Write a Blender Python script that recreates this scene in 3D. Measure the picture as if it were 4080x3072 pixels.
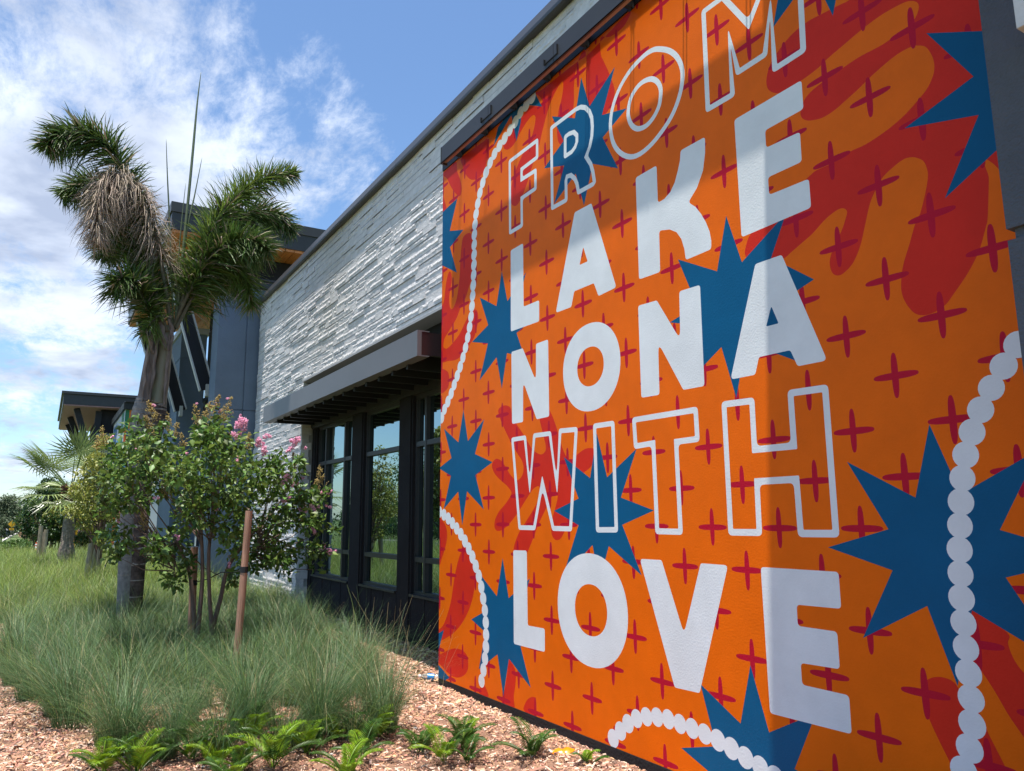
import bpy, bmesh, math, random
import numpy as np
from mathutils import Vector, Matrix, noise as mnoise
from mathutils.geometry import delaunay_2d_cdt
random.seed(7); rng = np.random.default_rng(7)
for o in list(bpy.data.objects): bpy.data.objects.remove(o)
sc = bpy.context.scene
COL = sc.collection
R = math.radians

# ------------------------------------------------------------------ camera
CAMP = Vector((0.0, -3.437, 1.6)); F_PX = 3050.0; W_PX, H_PX = 4080.0, 3072.0
yaw, pitch, roll = R(148.7667), R(9.742), R(-0.3795)
fwd = Vector((math.cos(yaw)*math.cos(pitch), math.sin(yaw)*math.cos(pitch), math.sin(pitch)))
rt = Vector((math.sin(yaw), -math.cos(yaw), 0)); up = rt.cross(fwd)
r2 = rt*math.cos(roll)+up*math.sin(roll); u2 = -rt*math.sin(roll)+up*math.cos(roll)
cd = bpy.data.cameras.new('camera'); cam = bpy.data.objects.new('camera', cd); COL.objects.link(cam)
cam.matrix_world = Matrix(((r2.x,u2.x,-fwd.x,CAMP.x),(r2.y,u2.y,-fwd.y,CAMP.y),(r2.z,u2.z,-fwd.z,CAMP.z),(0,0,0,1)))
cd.sensor_fit = 'HORIZONTAL'; cd.sensor_width = 36.0; cd.lens = 36.0*F_PX/W_PX
cd.clip_start = 0.05; cd.clip_end = 3000.0
sc.camera = cam
sc.render.resolution_x = 1024; sc.render.resolution_y = 771
def ray(px, py):
    return r2*((px-W_PX/2)/F_PX) - u2*((py-H_PX/2)/F_PX) + fwd
def at(px, py, X=None, Y=None, Z=None):      # the point of the place seen at a photo pixel, on the plane X=, Y= or Z=
    d = ray(px, py)
    if X is not None: t = (X-CAMP.x)/d.x
    elif Y is not None: t = (Y-CAMP.y)/d.y
    else: t = (Z-CAMP.z)/d.z
    return CAMP + d*t

# ------------------------------------------------------------------ sun, sky, exposure
SUNV = Vector((0.52, -1.0, 8.0)).normalized()          # towards the sun
sl = bpy.data.lights.new('sun', 'SUN'); so = bpy.data.objects.new('sun', sl); COL.objects.link(so)
sl.energy = 5.0; sl.angle = R(0.53); sl.color = (1.0, 0.955, 0.89)
so.rotation_euler = (-SUNV).to_track_quat('-Z', 'Y').to_euler(); so.location = (0, 0, 60)
world = bpy.data.worlds.new('World'); sc.world = world; world.use_nodes = True
def build_world():
    nt = world.node_tree; N = nt.nodes; L = nt.links; N.clear()
    out = N.new('ShaderNodeOutputWorld'); bg = N.new('ShaderNodeBackground'); bg.inputs['Strength'].default_value = 0.105
    sky = N.new('ShaderNodeTexSky'); sky.sky_type = 'NISHITA'; sky.sun_disc = False
    sky.sun_elevation = math.asin(SUNV.z); sky.sun_rotation = math.atan2(SUNV.x, SUNV.y)
    sky.air_density = 1.0; sky.dust_density = 0.5; sky.ozone_density = 2.0
    tc = N.new('ShaderNodeTexCoord')
    def math_(op, a, b=None, c=None, clamp=False):
        n = N.new('ShaderNodeMath'); n.operation = op; n.use_clamp = clamp
        for i, v in enumerate((a, b, c)):
            if v is None: continue
            if isinstance(v, (int, float)): n.inputs[i].default_value = v
            else: L.new(v, n.inputs[i])
        return n.outputs[0]
    sep = N.new('ShaderNodeSeparateXYZ'); L.new(tc.outputs['Generated'], sep.inputs[0])
    zz = math_('MAXIMUM', math_('ADD', sep.outputs[2], 0.14), 0.05)
    cmb = N.new('ShaderNodeCombineXYZ')
    L.new(math_('DIVIDE', sep.outputs[0], zz), cmb.inputs[0]); L.new(math_('DIVIDE', sep.outputs[1], zz), cmb.inputs[1])
    def nz(scale, detail, rough, dist, off, sx=1.0, sy=1.0):
        m = N.new('ShaderNodeMapping'); L.new(cmb.outputs[0], m.inputs['Vector']); m.inputs['Location'].default_value = off
        m.inputs['Scale'].default_value = (sx, sy, 1); m.inputs['Rotation'].default_value = (0, 0, R(25))
        n = N.new('ShaderNodeTexNoise'); n.inputs['Scale'].default_value = scale; n.inputs['Detail'].default_value = detail
        n.inputs['Roughness'].default_value = rough; n.inputs['Distortion'].default_value = dist
        L.new(m.outputs[0], n.inputs['Vector']); return n.outputs['Fac']
    n1 = nz(1.5, 11, 0.62, 0.15, (3.1, 1.7, 0.3)); n2 = nz(6.0, 10, 0.70, 0.2, (7.7, 2.2, 0.9), 1.0, 2.0)
    # broad cloud banks, where they stand in the sky
    banks = [((330, 520), 17, 1.0), ((760, 620), 15, .9), ((1150, 560), 11, .8), ((700, 60), 8, .85), ((150, 950), 12, .95), ((1250, 820), 9, .7), ((-300, 700), 18, .9),
             ((250, 1700), 8, .75), ((60, 1500), 8, .8), ((420, 1900), 10, .55), ((-200, 1750), 12, .8), ((1560, 600), 4, .3), ((1800, 220), 3, .30)]
    acc = None
    for (p, deg, amp) in banks:
        d = ray(*p).normalized()
        dp = N.new('ShaderNodeVectorMath'); dp.operation = 'DOT_PRODUCT'; L.new(tc.outputs['Generated'], dp.inputs[0]); dp.inputs[1].default_value = d
        mr = N.new('ShaderNodeMapRange'); mr.interpolation_type = 'SMOOTHSTEP'; mr.inputs['From Min'].default_value = math.cos(R(deg)); mr.inputs['From Max'].default_value = math.cos(R(deg*0.25))
        mr.inputs['To Max'].default_value = amp; L.new(dp.outputs['Value'], mr.inputs['Value'])
        acc = mr.outputs[0] if acc is None else math_('MAXIMUM', acc, mr.outputs[0])
    # the rest of the sky carries scattered cloud of the same sort
    side = N.new('ShaderNodeVectorMath'); side.operation = 'DOT_PRODUCT'; L.new(tc.outputs['Generated'], side.inputs[0]); side.inputs[1].default_value = ray(1500, 500).normalized()
    mr = N.new('ShaderNodeMapRange'); mr.interpolation_type = 'SMOOTHSTEP'; mr.inputs['From Min'].default_value = 0.80; mr.inputs['From Max'].default_value = 0.35; mr.inputs['To Max'].default_value = 0.42
    L.new(side.outputs['Value'], mr.inputs['Value'])
    acc = math_('MAXIMUM', acc, mr.outputs[0])
    dens = math_('ADD', math_('MULTIPLY', n1, 0.64), math_('MULTIPLY', n2, 0.36))
    v = math_('ADD', math_('MULTIPLY', math_('SUBTRACT', dens, 0.56), 1.9), math_('MULTIPLY', math_('SUBTRACT', acc, 0.42), 0.68))
    fac = N.new('ShaderNodeMapRange'); fac.interpolation_type = 'SMOOTHSTEP'; fac.inputs['From Min'].default_value = -0.06; fac.inputs['From Max'].default_value = 0.27; fac.inputs['To Max'].default_value = 0.95
    L.new(v, fac.inputs['Value'])
    n3 = nz(2.2, 6, 0.55, 0.2, (1.2, 9.1, 0.4))
    cr = N.new('ShaderNodeValToRGB'); cr.color_ramp.elements[0].position = .38; cr.color_ramp.elements[1].position = .58
    cr.color_ramp.elements[0].color = (2.9, 3.4, 4.5, 1); cr.color_ramp.elements[1].color = (5.6, 6.1, 7.0, 1); L.new(n3, cr.inputs[0])
    tint = N.new('ShaderNodeMixRGB'); tint.blend_type = 'MULTIPLY'; tint.inputs[0].default_value = 1; tint.inputs[2].default_value = (0.90, 1.03, 1.13, 1); L.new(sky.outputs[0], tint.inputs[1])
    mx = N.new('ShaderNodeMixRGB'); L.new(fac.outputs[0], mx.inputs[0]); L.new(tint.outputs[0], mx.inputs[1]); L.new(cr.outputs[0], mx.inputs[2])
    L.new(mx.outputs[0], bg.inputs['Color']); L.new(bg.outputs[0], out.inputs['Surface'])
build_world()
sc.view_settings.view_transform = 'Standard'; sc.view_settings.look = 'None'
sc.view_settings.exposure = 0.80; sc.view_settings.gamma = 1.0; sc.view_settings.use_curve_mapping = False
sc.cycles.max_bounces = 6; sc.cycles.transparent_max_bounces = 8

# ------------------------------------------------------------------ materials
MATS = {}
def mat(name, col, rough=0.7, var=0.0, vscale=8.0, bump=0.0, bscale=40.0, metal=0.0, spec=0.5, island=0.0, trans=0.0, col2=None, vcoord='Object', stretch=None, bdist=0.01):
    if name in MATS: return MATS[name]
    m = bpy.data.materials.new(name); m.use_nodes = True; nt = m.node_tree; N = nt.nodes; L = nt.links
    b = N['Principled BSDF']; out = N['Material Output']
    b.inputs['Roughness'].default_value = rough; b.inputs['Metallic'].default_value = metal; b.inputs['Specular IOR Level'].default_value = spec
    b.inputs['Base Color'].default_value = (*col, 1)
    tc = N.new('ShaderNodeTexCoord'); src = tc.outputs[vcoord]
    if stretch:
        mp = N.new('ShaderNodeMapping'); mp.inputs['Scale'].default_value = stretch; L.new(src, mp.inputs[0]); src = mp.outputs[0]
    cur = None
    if var > 0 or col2:
        n = N.new('ShaderNodeTexNoise'); n.inputs['Scale'].default_value = vscale; n.inputs['Detail'].default_value = 6; n.inputs['Roughness'].default_value = .65; L.new(src, n.inputs['Vector'])
        r = N.new('ShaderNodeValToRGB'); r.color_ramp.elements[0].position = .33; r.color_ramp.elements[1].position = .68
        c2 = col2 or tuple(min(1, c*(1+var)) for c in col)
        r.color_ramp.elements[0].color = (*[c*(1-var) for c in col], 1); r.color_ramp.elements[1].color = (*c2, 1)
        L.new(n.outputs['Fac'], r.inputs[0]); cur = r.outputs[0]
    if island > 0:
        g = N.new('ShaderNodeNewGeometry'); hs = N.new('ShaderNodeHueSaturation')
        mr = N.new('ShaderNodeMapRange'); mr.inputs['To Min'].default_value = 1-island; mr.inputs['To Max'].default_value = 1+island; L.new(g.outputs['Random Per Island'], mr.inputs['Value'])
        L.new(mr.outputs[0], hs.inputs['Value'])
        mh = N.new('ShaderNodeMapRange'); mh.inputs['To Min'].default_value = .5+.05*island; mh.inputs['To Max'].default_value = .5-.05*island
        ml = N.new('ShaderNodeMath'); ml.operation = 'FRACT'; m7 = N.new('ShaderNodeMath'); m7.operation = 'MULTIPLY'; m7.inputs[1].default_value = 7.3
        L.new(g.outputs['Random Per Island'], m7.inputs[0]); L.new(m7.outputs[0], ml.inputs[0]); L.new(ml.outputs[0], mh.inputs['Value']); L.new(mh.outputs[0], hs.inputs['Hue'])
        if cur: L.new(cur, hs.inputs['Color'])
        else: hs.inputs['Color'].default_value = (*col, 1)
        cur = hs.outputs[0]
    if cur: L.new(cur, b.inputs['Base Color'])
    if bump > 0:
        n = N.new('ShaderNodeTexNoise'); n.inputs['Scale'].default_value = bscale; n.inputs['Detail'].default_value = 4; L.new(src, n.inputs['Vector'])
        bp = N.new('ShaderNodeBump'); bp.inputs['Strength'].default_value = bump; bp.inputs['Distance'].default_value = bdist; L.new(n.outputs['Fac'], bp.inputs['Height']); L.new(bp.outputs[0], b.inputs['Normal'])
    if trans > 0:
        t = N.new('ShaderNodeBsdfTranslucent'); mx = N.new('ShaderNodeMixShader'); mx.inputs[0].default_value = trans
        if cur: L.new(cur, t.inputs['Color'])
        else: t.inputs['Color'].default_value = (*col, 1)
        L.new(b.outputs[0], mx.inputs[1]); L.new(t.outputs[0], mx.inputs[2]); L.new(mx.outputs[0], out.inputs['Surface'])
    MATS[name] = m; return m
paint = dict(rough=0.5, spec=0.13, bump=0.42, bscale=85.0, bdist=0.003, var=0.07, vscale=2.6)
M_ORANGE = mat('orange_paint', (0.88, 0.150, 0.001), **paint)
M_RED = mat('red_paint', (0.70, 0.028, 0.012), **paint)
M_CRIM = mat('crimson_paint', (0.52, 0.006, 0.030), **paint)
M_BLUE = mat('blue_paint', (0.003, 0.105, 0.235), **paint)
M_WHITE = mat('white_paint', (0.80, 0.835, 0.835), **paint)
M_BLACKMETAL = mat('black_metal', (0.020, 0.019, 0.019), rough=0.5, spec=.3, var=.1, vscale=3)
M_BLACKSTUCCO = mat('black_stucco', (0.028, 0.026, 0.027), rough=0.9, spec=.15, bump=.6, bscale=60, var=.15, vscale=3)
M_DARKBRONZE = mat('dark_bronze_metal', (0.050, 0.048, 0.047), rough=0.45, metal=.1, spec=.35, var=.1, vscale=2)
M_GREYMETAL = mat('grey_painted_metal', (0.172, 0.174, 0.184), rough=0.5, metal=.1, var=.05, vscale=1)
M_STONE = mat('pale_ledger_stone', (0.70, 0.675, 0.66), rough=0.95, spec=.1, var=.12, vscale=7, bump=.7, bscale=48, island=.11, bdist=.008)
M_STONE_B = mat('stone_backing', (0.40, 0.40, 0.40), rough=0.9)
M_COPING = mat('coping_metal', (0.085, 0.083, 0.085), rough=0.4, metal=.2, var=.08, vscale=2)
M_BLUEGREY = mat('blue_grey_stucco', (0.150, 0.195, 0.255), rough=0.85, bump=.4, bscale=50, var=.08, vscale=1.5)
M_GREYPIER = mat('slate_grey_stucco', (0.095, 0.105, 0.125), rough=0.88, bump=.9, bscale=110, var=.10, vscale=4)
M_WOOD = mat('cedar_soffit', (0.58, 0.19, 0.05), rough=0.5, var=.28, vscale=4, stretch=(1, 6, 6), island=.15)
M_FLANGELIT = mat('lit_flange_tone', (0.50, 0.50, 0.47), rough=.5)  # black strut edges coloured pale as if sunlit; foot plates share it
def glass():
    m = bpy.data.materials.new('coated_window_glass'); m.use_nodes = True; N = m.node_tree.nodes; L = m.node_tree.links; N.remove(N['Principled BSDF'])
    g = N.new('ShaderNodeBsdfGlossy'); g.inputs['Color'].default_value = (.68, .84, .86, 1); g.inputs['Roughness'].default_value = .004
    d = N.new('ShaderNodeBsdfDiffuse'); d.inputs['Color'].default_value = (.004, .006, .007, 1); mx = N.new('ShaderNodeMixShader')
    fr = N.new('ShaderNodeFresnel'); fr.inputs['IOR'].default_value = 3.2; n = N.new('ShaderNodeTexNoise'); n.inputs['Scale'].default_value = .9
    tc = N.new('ShaderNodeTexCoord'); L.new(tc.outputs['Object'], n.inputs['Vector']); bp = N.new('ShaderNodeBump'); bp.inputs['Strength'].default_value = .05; bp.inputs['Distance'].default_value = .02
    L.new(n.outputs['Fac'], bp.inputs['Height']); L.new(bp.outputs[0], g.inputs['Normal'])
    sc_ = N.new('ShaderNodeMapRange'); sc_.inputs['To Min'].default_value = .35; sc_.inputs['To Max'].default_value = 1.0; L.new(fr.outputs[0], sc_.inputs['Value'])
    L.new(sc_.outputs[0], mx.inputs[0]); L.new(d.outputs[0], mx.inputs[1]); L.new(g.outputs[0], mx.inputs[2]); L.new(mx.outputs[0], N['Material Output'].inputs['Surface']); return m
M_GLASS = glass()
M_MULCHG = mat('mulch_ground', (0.17, 0.088, 0.055), rough=.95, col2=(0.33, 0.19, 0.125), vscale=30, bump=1.0, bscale=45, bdist=.03)
M_CHIP = mat('mulch_chip', (0.44, 0.235, 0.145), rough=.9, island=.45, var=.2, vscale=3)
M_LAWN = mat('grass_ground', (0.050, 0.085, 0.018), rough=.95, col2=(0.115, 0.155, 0.035), vscale=3.0, bump=.8, bscale=12, bdist=.1)
M_ASPHALT = mat('asphalt', (0.16, 0.155, 0.15), rough=.9, var=.1, vscale=1)
M_CONC = mat('concrete', (0.50, 0.46, 0.40), rough=.9, var=.12, vscale=2)
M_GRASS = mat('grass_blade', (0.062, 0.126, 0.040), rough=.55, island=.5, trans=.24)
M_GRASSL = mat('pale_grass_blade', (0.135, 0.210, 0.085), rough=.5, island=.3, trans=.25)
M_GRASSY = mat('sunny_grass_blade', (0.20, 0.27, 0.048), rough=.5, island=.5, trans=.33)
M_STRAW = mat('straw_blade', (0.38, 0.33, 0.17), rough=.6, island=.3, trans=.2)
M_LEAF = mat('crepe_leaf', (0.115, 0.190, 0.036), rough=.48, island=.6, trans=.34, spec=.5)
M_LEAFY = mat('yellow_green_leaf', (0.25, 0.27, 0.055), rough=.45, island=.35, trans=.35)
M_LEAFD = mat('dark_leaf', (0.040, 0.085, 0.018), rough=.4, island=.45, trans=.25)
M_LEAFM = mat('mid_leaf', (0.085, 0.150, 0.030), rough=.45, island=.4, trans=.3)
M_LEAFFAR = mat('distant_leaf', (0.085, 0.115, 0.055), rough=.7, island=.35, trans=.2)
M_LEAFPINK = mat('dusty_pink_leaf', (0.32, 0.21, 0.12), rough=.7, island=.3, trans=.2)
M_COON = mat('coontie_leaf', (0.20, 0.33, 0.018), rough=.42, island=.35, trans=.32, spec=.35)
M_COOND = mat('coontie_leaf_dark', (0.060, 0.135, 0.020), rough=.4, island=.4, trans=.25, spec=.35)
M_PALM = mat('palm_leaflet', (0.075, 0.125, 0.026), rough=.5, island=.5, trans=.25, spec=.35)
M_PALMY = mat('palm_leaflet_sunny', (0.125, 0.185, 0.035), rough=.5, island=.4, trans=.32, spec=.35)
M_DEAD = mat('dead_palm_leaflet', (0.36, 0.275, 0.20), rough=.7, island=.4, trans=.15)
M_FAN = mat('fan_palm_leaf', (0.20, 0.26, 0.085), rough=.35, island=.35, trans=.25, spec=.6)
M_SHAFT = mat('palm_crownshaft', (0.155, 0.185, 0.105), rough=.5, col2=(0.23, 0.15, 0.10), vscale=3.0, stretch=(1, 1, .25))
M_SHEATH = mat('dry_leaf_sheath', (0.21, 0.16, 0.135), rough=.8, var=.4, vscale=5, stretch=(3, 3, .6))
M_PTRUNK = mat('grey_palm_trunk', (0.095, 0.070, 0.060), rough=.95, spec=.1, var=.5, vscale=14, bump=.6, bscale=40)
M_PTRUNK2 = mat('pale_palm_trunk', (0.23, 0.215, 0.205), rough=.95, spec=.1, var=.25, vscale=20, bump=.5, bscale=50)
M_RING = mat('palm_leaf_scar', (0.30, 0.26, 0.23), rough=.9, spec=.1, var=.3, vscale=20)
M_BARK = mat('smooth_bark', (0.15, 0.095, 0.075), rough=.8, var=.35, vscale=12, stretch=(1, 1, .3))
M_BARKD = mat('brown_bark', (0.11, 0.075, 0.05), rough=.95, var=.4, vscale=20, bump=.8, bscale=30)
M_STAKE = mat('reddish_stake_wood', (0.40, 0.215, 0.14), rough=.8, var=.3, vscale=8, stretch=(4, 4, .4))
M_STAKEG = mat('weathered_stake_wood', (0.30, 0.245, 0.17), rough=.9, var=.3, vscale=10, stretch=(4, 4, .4))
M_STRAP = mat('black_strap', (0.012, 0.012, 0.013), rough=.6)
M_PINK = mat('pink_blossom', (0.92, 0.54, 0.68), rough=.85, island=.35, trans=.3)
M_SEED = mat('seed_panicle', (0.33, 0.24, 0.075), rough=.8, island=.3)

# ------------------------------------------------------------------ helpers
class MB:
    def __init__(s): s.v = []; s.f = []; s.m = []
    def add(s, vs, fs, mi=0):
        k = len(s.v); s.v.extend([tuple(v) for v in vs]); s.f.extend([tuple(k+i for i in f) for f in fs]); s.m.extend([mi]*len(fs))
    def box(s, x0, x1, y0, y1, z0, z1, mi=0):
        s.add([(x0,y0,z0),(x1,y0,z0),(x1,y1,z0),(x0,y1,z0),(x0,y0,z1),(x1,y0,z1),(x1,y1,z1),(x0,y1,z1)],
              [(0,3,2,1),(4,5,6,7),(0,1,5,4),(1,2,6,5),(2,3,7,6),(3,0,4,7)], mi)
    def tube(s, pts, rad, n=8, mi=0, cap=True, flat=1.0):
        pts = [Vector(p) for p in pts]; k0 = len(s.v); m = len(pts)
        if not hasattr(rad, '__len__'): rad = [rad]*m
        t0 = (pts[1]-pts[0]).normalized(); ref = Vector((1,0,0)) if abs(t0.x) < .8 else Vector((0,1,0)); a = t0.cross(ref).normalized()
        for i, p in enumerate(pts):
            t = (pts[min(i+1,m-1)]-pts[max(i-1,0)]).normalized(); a = (a - t*a.dot(t)).normalized(); b = t.cross(a)
            for j in range(n):
                an = 2*math.pi*j/n; s.v.append(tuple(p + (a*math.cos(an)+b*math.sin(an)*flat)*rad[i]))
        for i in range(m-1):
            for j in range(n):
                s.f.append((k0+i*n+j, k0+i*n+(j+1)%n, k0+(i+1)*n+(j+1)%n, k0+(i+1)*n+j)); s.m.append(mi)
        if cap:
            s.f.append(tuple(k0+j for j in range(n))[::-1]); s.m.append(mi); s.f.append(tuple(k0+(m-1)*n+j for j in range(n))); s.m.append(mi)
    def bar(s, a, b, w, h, mi=0, upv=(0,0,1)):
        a = Vector(a); b = Vector(b); t = (b-a).normalized(); u = Vector(upv); x = t.cross(u).normalized(); u = x.cross(t)
        vs = [p + x*(i*w/2) + u*(j*h/2) for p in (a,b) for (i,j) in ((-1,-1),(1,-1),(1,1),(-1,1))]
        s.add(vs, [(0,1,2,3)[::-1],(4,5,6,7),(0,1,5,4),(1,2,6,5),(2,3,7,6),(3,0,4,7)], mi)
    def build(s, name, mats, parent=None, smooth=False):
        me = bpy.data.meshes.new(name); me.from_pydata(s.v, [], s.f)
        for m in (mats if isinstance(mats, (list, tuple)) else [mats]): me.materials.append(m)
        me.polygons.foreach_set('material_index', s.m)
        if smooth: me.polygons.foreach_set('use_smooth', [True]*len(s.f))
        me.update(); return link(name, me, parent)
def link(name, me, parent=None):
    o = bpy.data.objects.new(name, me); COL.objects.link(o)
    if parent is not None: o.parent = parent; o.matrix_parent_inverse = Matrix.Translation(-Vector(parent.location)) if (parent.type == 'EMPTY' and not parent.get('local')) else Matrix()
    return o
def thing(name, label, cat, loc=(0,0,0), group=None, local=False):
    o = bpy.data.objects.new(name, None); COL.objects.link(o); o.location = loc; o.empty_display_size = .2
    o['label'] = label; o['category'] = cat
    if group: o['group'] = group
    if local: o['local'] = True
    return o
def tag(o, label, cat, group=None, kind=None):
    if label: o['label'] = label
    if cat: o['category'] = cat
    if group: o['group'] = group
    if kind: o['kind'] = kind
    return o
def struct(o): o['kind'] = 'structure'; return o
def stuffmesh(name, V, Fq, mats, mi=None, smooth=False, parent=None):
    """V (n,3) array, Fq (m,k) array of k-gons"""
    me = bpy.data.meshes.new(name); nv, (nf, k) = len(V), Fq.shape
    me.vertices.add(nv); me.vertices.foreach_set('co', np.ascontiguousarray(V, dtype=np.float32).ravel())
    me.loops.add(nf*k); me.loops.foreach_set('vertex_index', Fq.astype(np.int32).ravel())
    me.polygons.add(nf); me.polygons.foreach_set('loop_start', np.arange(0, nf*k, k, dtype=np.int32)); me.polygons.foreach_set('loop_total', np.full(nf, k, dtype=np.int32))
    for m in (mats if isinstance(mats, (list, tuple)) else [mats]): me.materials.append(m)
    if mi is not None: me.polygons.foreach_set('material_index', np.asarray(mi, dtype=np.int32))
    if smooth: me.polygons.foreach_set('use_smooth', np.ones(nf, dtype=bool))
    me.update(calc_edges=True); me.validate()
    return link(name, me, parent)
def catmull(P, n=8, closed=False):
    P = [np.array(p, float) for p in P]; out = []; m = len(P)
    rngi = range(m) if closed else range(m-1)
    for i in rngi:
        p0 = P[(i-1) % m] if closed else P[max(i-1, 0)]; p1 = P[i]; p2 = P[(i+1) % m]; p3 = P[(i+2) % m] if closed else P[min(i+2, m-1)]
        for k in range(n):
            t = k/n; out.append(.5*((2*p1)+(-p0+p2)*t+(2*p0-5*p1+4*p2-p3)*t*t+(-p0+3*p1-3*p2+p3)*t**3))
    if not closed: out.append(P[-1])
    return out

# ================================================================== GROUND
def ground_z(x, y):
    t = min(max((-x-20)/115.0, 0), 1); t = t*t*(3-2*t); return -2.0*t
def grid_sheet(name, xs, ys, zoff, m, zf=ground_z):
    mb = MB(); nx, ny = len(xs), len(ys)
    vs = [(x, y, zf(x, y)+zoff) for x in xs for y in ys]
    fs = [(i*ny+j, (i+1)*ny+j, (i+1)*ny+j+1, i*ny+j+1) for i in range(nx-1) for j in range(ny-1)]
    mb.add(vs, fs); return mb.build(name, m, smooth=True)
struct(grid_sheet('ground', [-1500, -700, -400, -250, -180]+list(range(-150, -30, 8))+[-30, -24, -18, -10, 10, 60, 300], [-900, -300, -120, -60, -30, -12, 0, 30, 100, 400], 0, M_LAWN, lambda x, y: ground_z(x, y)-(.07 if x > -15 else 0)))
def mulch_z(x, y):
    z = 0.012+0.016*mnoise.noise(Vector((x*1.7, y*1.7, 0)))+0.010*mnoise.noise(Vector((x*5, y*5, 3)))
    return z + (0.03*max(0, 1-abs(y-.35)/.45) if x < -7.1 else 0.03*max(0, 1-abs(y+.38)/.3)-.028*max(0, min(1, (y+.25)/.2)))
struct(grid_sheet('mulch_bed', [-16+i*.16 for i in range(107)], [-7.6+i*.16 for i in range(53)], .004, M_MULCHG, mulch_z))

# ================================================================== MURAL
LETTERS=[('F','line',[[(-5682,4848),(-5217,4847),(-5220,4691),(-5477,4687),(-5478,4588),(-5249,4580),(-5252,4414),(-5481,4412),(-5481,4155),(-5683,4155)]]),('R','line',[[(-4995,4862),(-4640,4860),(-4575,4848),(-4513,4813),(-4461,4753),(-4433,4687),(-4428,4610),(-4438,4534),(-4467,4461),(-4519,4398),(-4461,4310),(-4437,4238),(-4420,4147),(-4438,4135),(-4629,4141),(-4646,4219),(-4674,4274),(-4728,4326),(-4782,4335),(-4796,4308),(-4798,4138),(-4999,4144)],[(-4795,4690),(-4741,4692),(-4675,4677),(-4633,4631),(-4635,4576),(-4661,4541),(-4709,4520),(-4801,4521)]]),('O','line',[[(-3655,4837),(-3549,4764),(-3474,4673),(-3435,4571),(-3436,4482),(-3468,4389),(-3530,4300),(-3618,4232),(-3750,4170),(-3881,4147),(-3992,4170),(-4097,4244),(-4172,4347),(-4204,4461),(-4200,4570),(-4157,4677),(-4072,4772),(-3950,4840),(-3813,4868),(-3725,4864)],[(-3737,4651),(-3676,4596),(-3647,4526),(-3657,4449),(-3680,4399),(-3739,4350),(-3813,4328),(-3900,4346),(-3965,4406),(-3996,4484),(-3993,4547),(-3962,4618),(-3898,4663),(-3823,4675)]]),('M','lineM',[[(-3216,4857),(-3224,4168),(-3015,4164),(-3017,4577),(-2963,4287),(-2754,4289),(-2691,4580),(-2693,4163),(-2494,4169),(-2482,4586),(-2464,4782),(-2667,4816),(-2859,4548),(-3047,4853)]]),('L','solid',[[(-5675,3982),(-5463,3983),(-5464,3404),(-5217,3401),(-5221,3218),(-5682,3228)]]),('A','solid',[[(-4686,3993),(-4465,3988),(-4195,3242),(-4407,3230),(-4460,3345),(-4715,3347),(-4758,3230),(-4974,3233)],[(-4583,3672),(-4531,3539),(-4636,3540)]]),('K','solid',[[(-3941,3989),(-3720,3990),(-3722,3717),(-3658,3721),(-3596,3748),(-3551,3798),(-3516,3871),(-3493,3930),(-3483,3998),(-3260,3994),(-3267,3890),(-3292,3779),(-3353,3683),(-3435,3615),(-3373,3560),(-3329,3498),(-3292,3430),(-3264,3358),(-3254,3292),(-3258,3240),(-3482,3236),(-3490,3312),(-3514,3390),(-3555,3450),(-3618,3490),(-3721,3517),(-3727,3225),(-3944,3232)]]),('E','solid',[[(-3014,3995),(-2520,4000),(-2522,3826),(-2790,3822),(-2791,3713),(-2555,3705),(-2558,3528),(-2792,3530),(-2792,3422),(-2521,3413),(-2521,3246),(-3012,3237)]]),('N','solid',[[(-5675,3041),(-5486,3038),(-5281,2716),(-5274,3035),(-5091,3036),(-5092,2397),(-5277,2396),(-5484,2748),(-5490,2396),(-5671,2398)]]),('N','solid',[[(-3964,3047),(-3772,3037),(-3565,2721),(-3555,3044),(-3368,3038),(-3373,2390),(-3558,2393),(-3775,2747),(-3782,2392),(-3964,2397)]]),('A','solid',[[(-2923,3044),(-2734,3043),(-2495,2394),(-2680,2395),(-2721,2492),(-2939,2493),(-2973,2396),(-3160,2397)],[(-2829,2769),(-2786,2658),(-2874,2659)]]),('L','solid',[[(-5665,1323),(-5451,1326),(-5447,733),(-5198,737),(-5201,561),(-5666,561)]]),('V','solid',[[(-4037,1319),(-3824,1320),(-3647,882),(-3477,1316),(-3258,1315),(-3536,558),(-3749,553)]]),('E','solid',[[(-3017,1317),(-2524,1318),(-2525,1139),(-2792,1135),(-2794,1027),(-2558,1026),(-2559,847),(-2791,842),(-2791,734),(-2518,732),(-2520,553),(-3013,550)]]),('O','ell',[(-4530,2710,356,336),(-4531,2713,165,150)]),('O','ell',[(-4596,938,417,397),(-4596,935,192,181)]),('W','line',[[(-5666,2261),(-5462,2260),(-5395,1830),(-5317,2264),(-5085,2259),(-4998,1821),(-4941,2266),(-4726,2256),(-4825,1508),(-5058,1509),(-5204,1878),(-5333,1511),(-5561,1512)]]),('I','line',[[(-4495,2258),(-4281,2255),(-4276,1507),(-4491,1504)]]),('T','line',[[(-4049,2254),(-3458,2252),(-3455,2069),(-3644,2068),(-3638,1501),(-3855,1502),(-3860,2078),(-4040,2072)]]),('H','line',[[(-3222,2256),(-3009,2249),(-3011,1968),(-2739,1968),(-2739,2256),(-2520,2251),(-2522,1506),(-2735,1504),(-2739,1789),(-3008,1788),(-3012,1505),(-3223,1504)]])]
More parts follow.
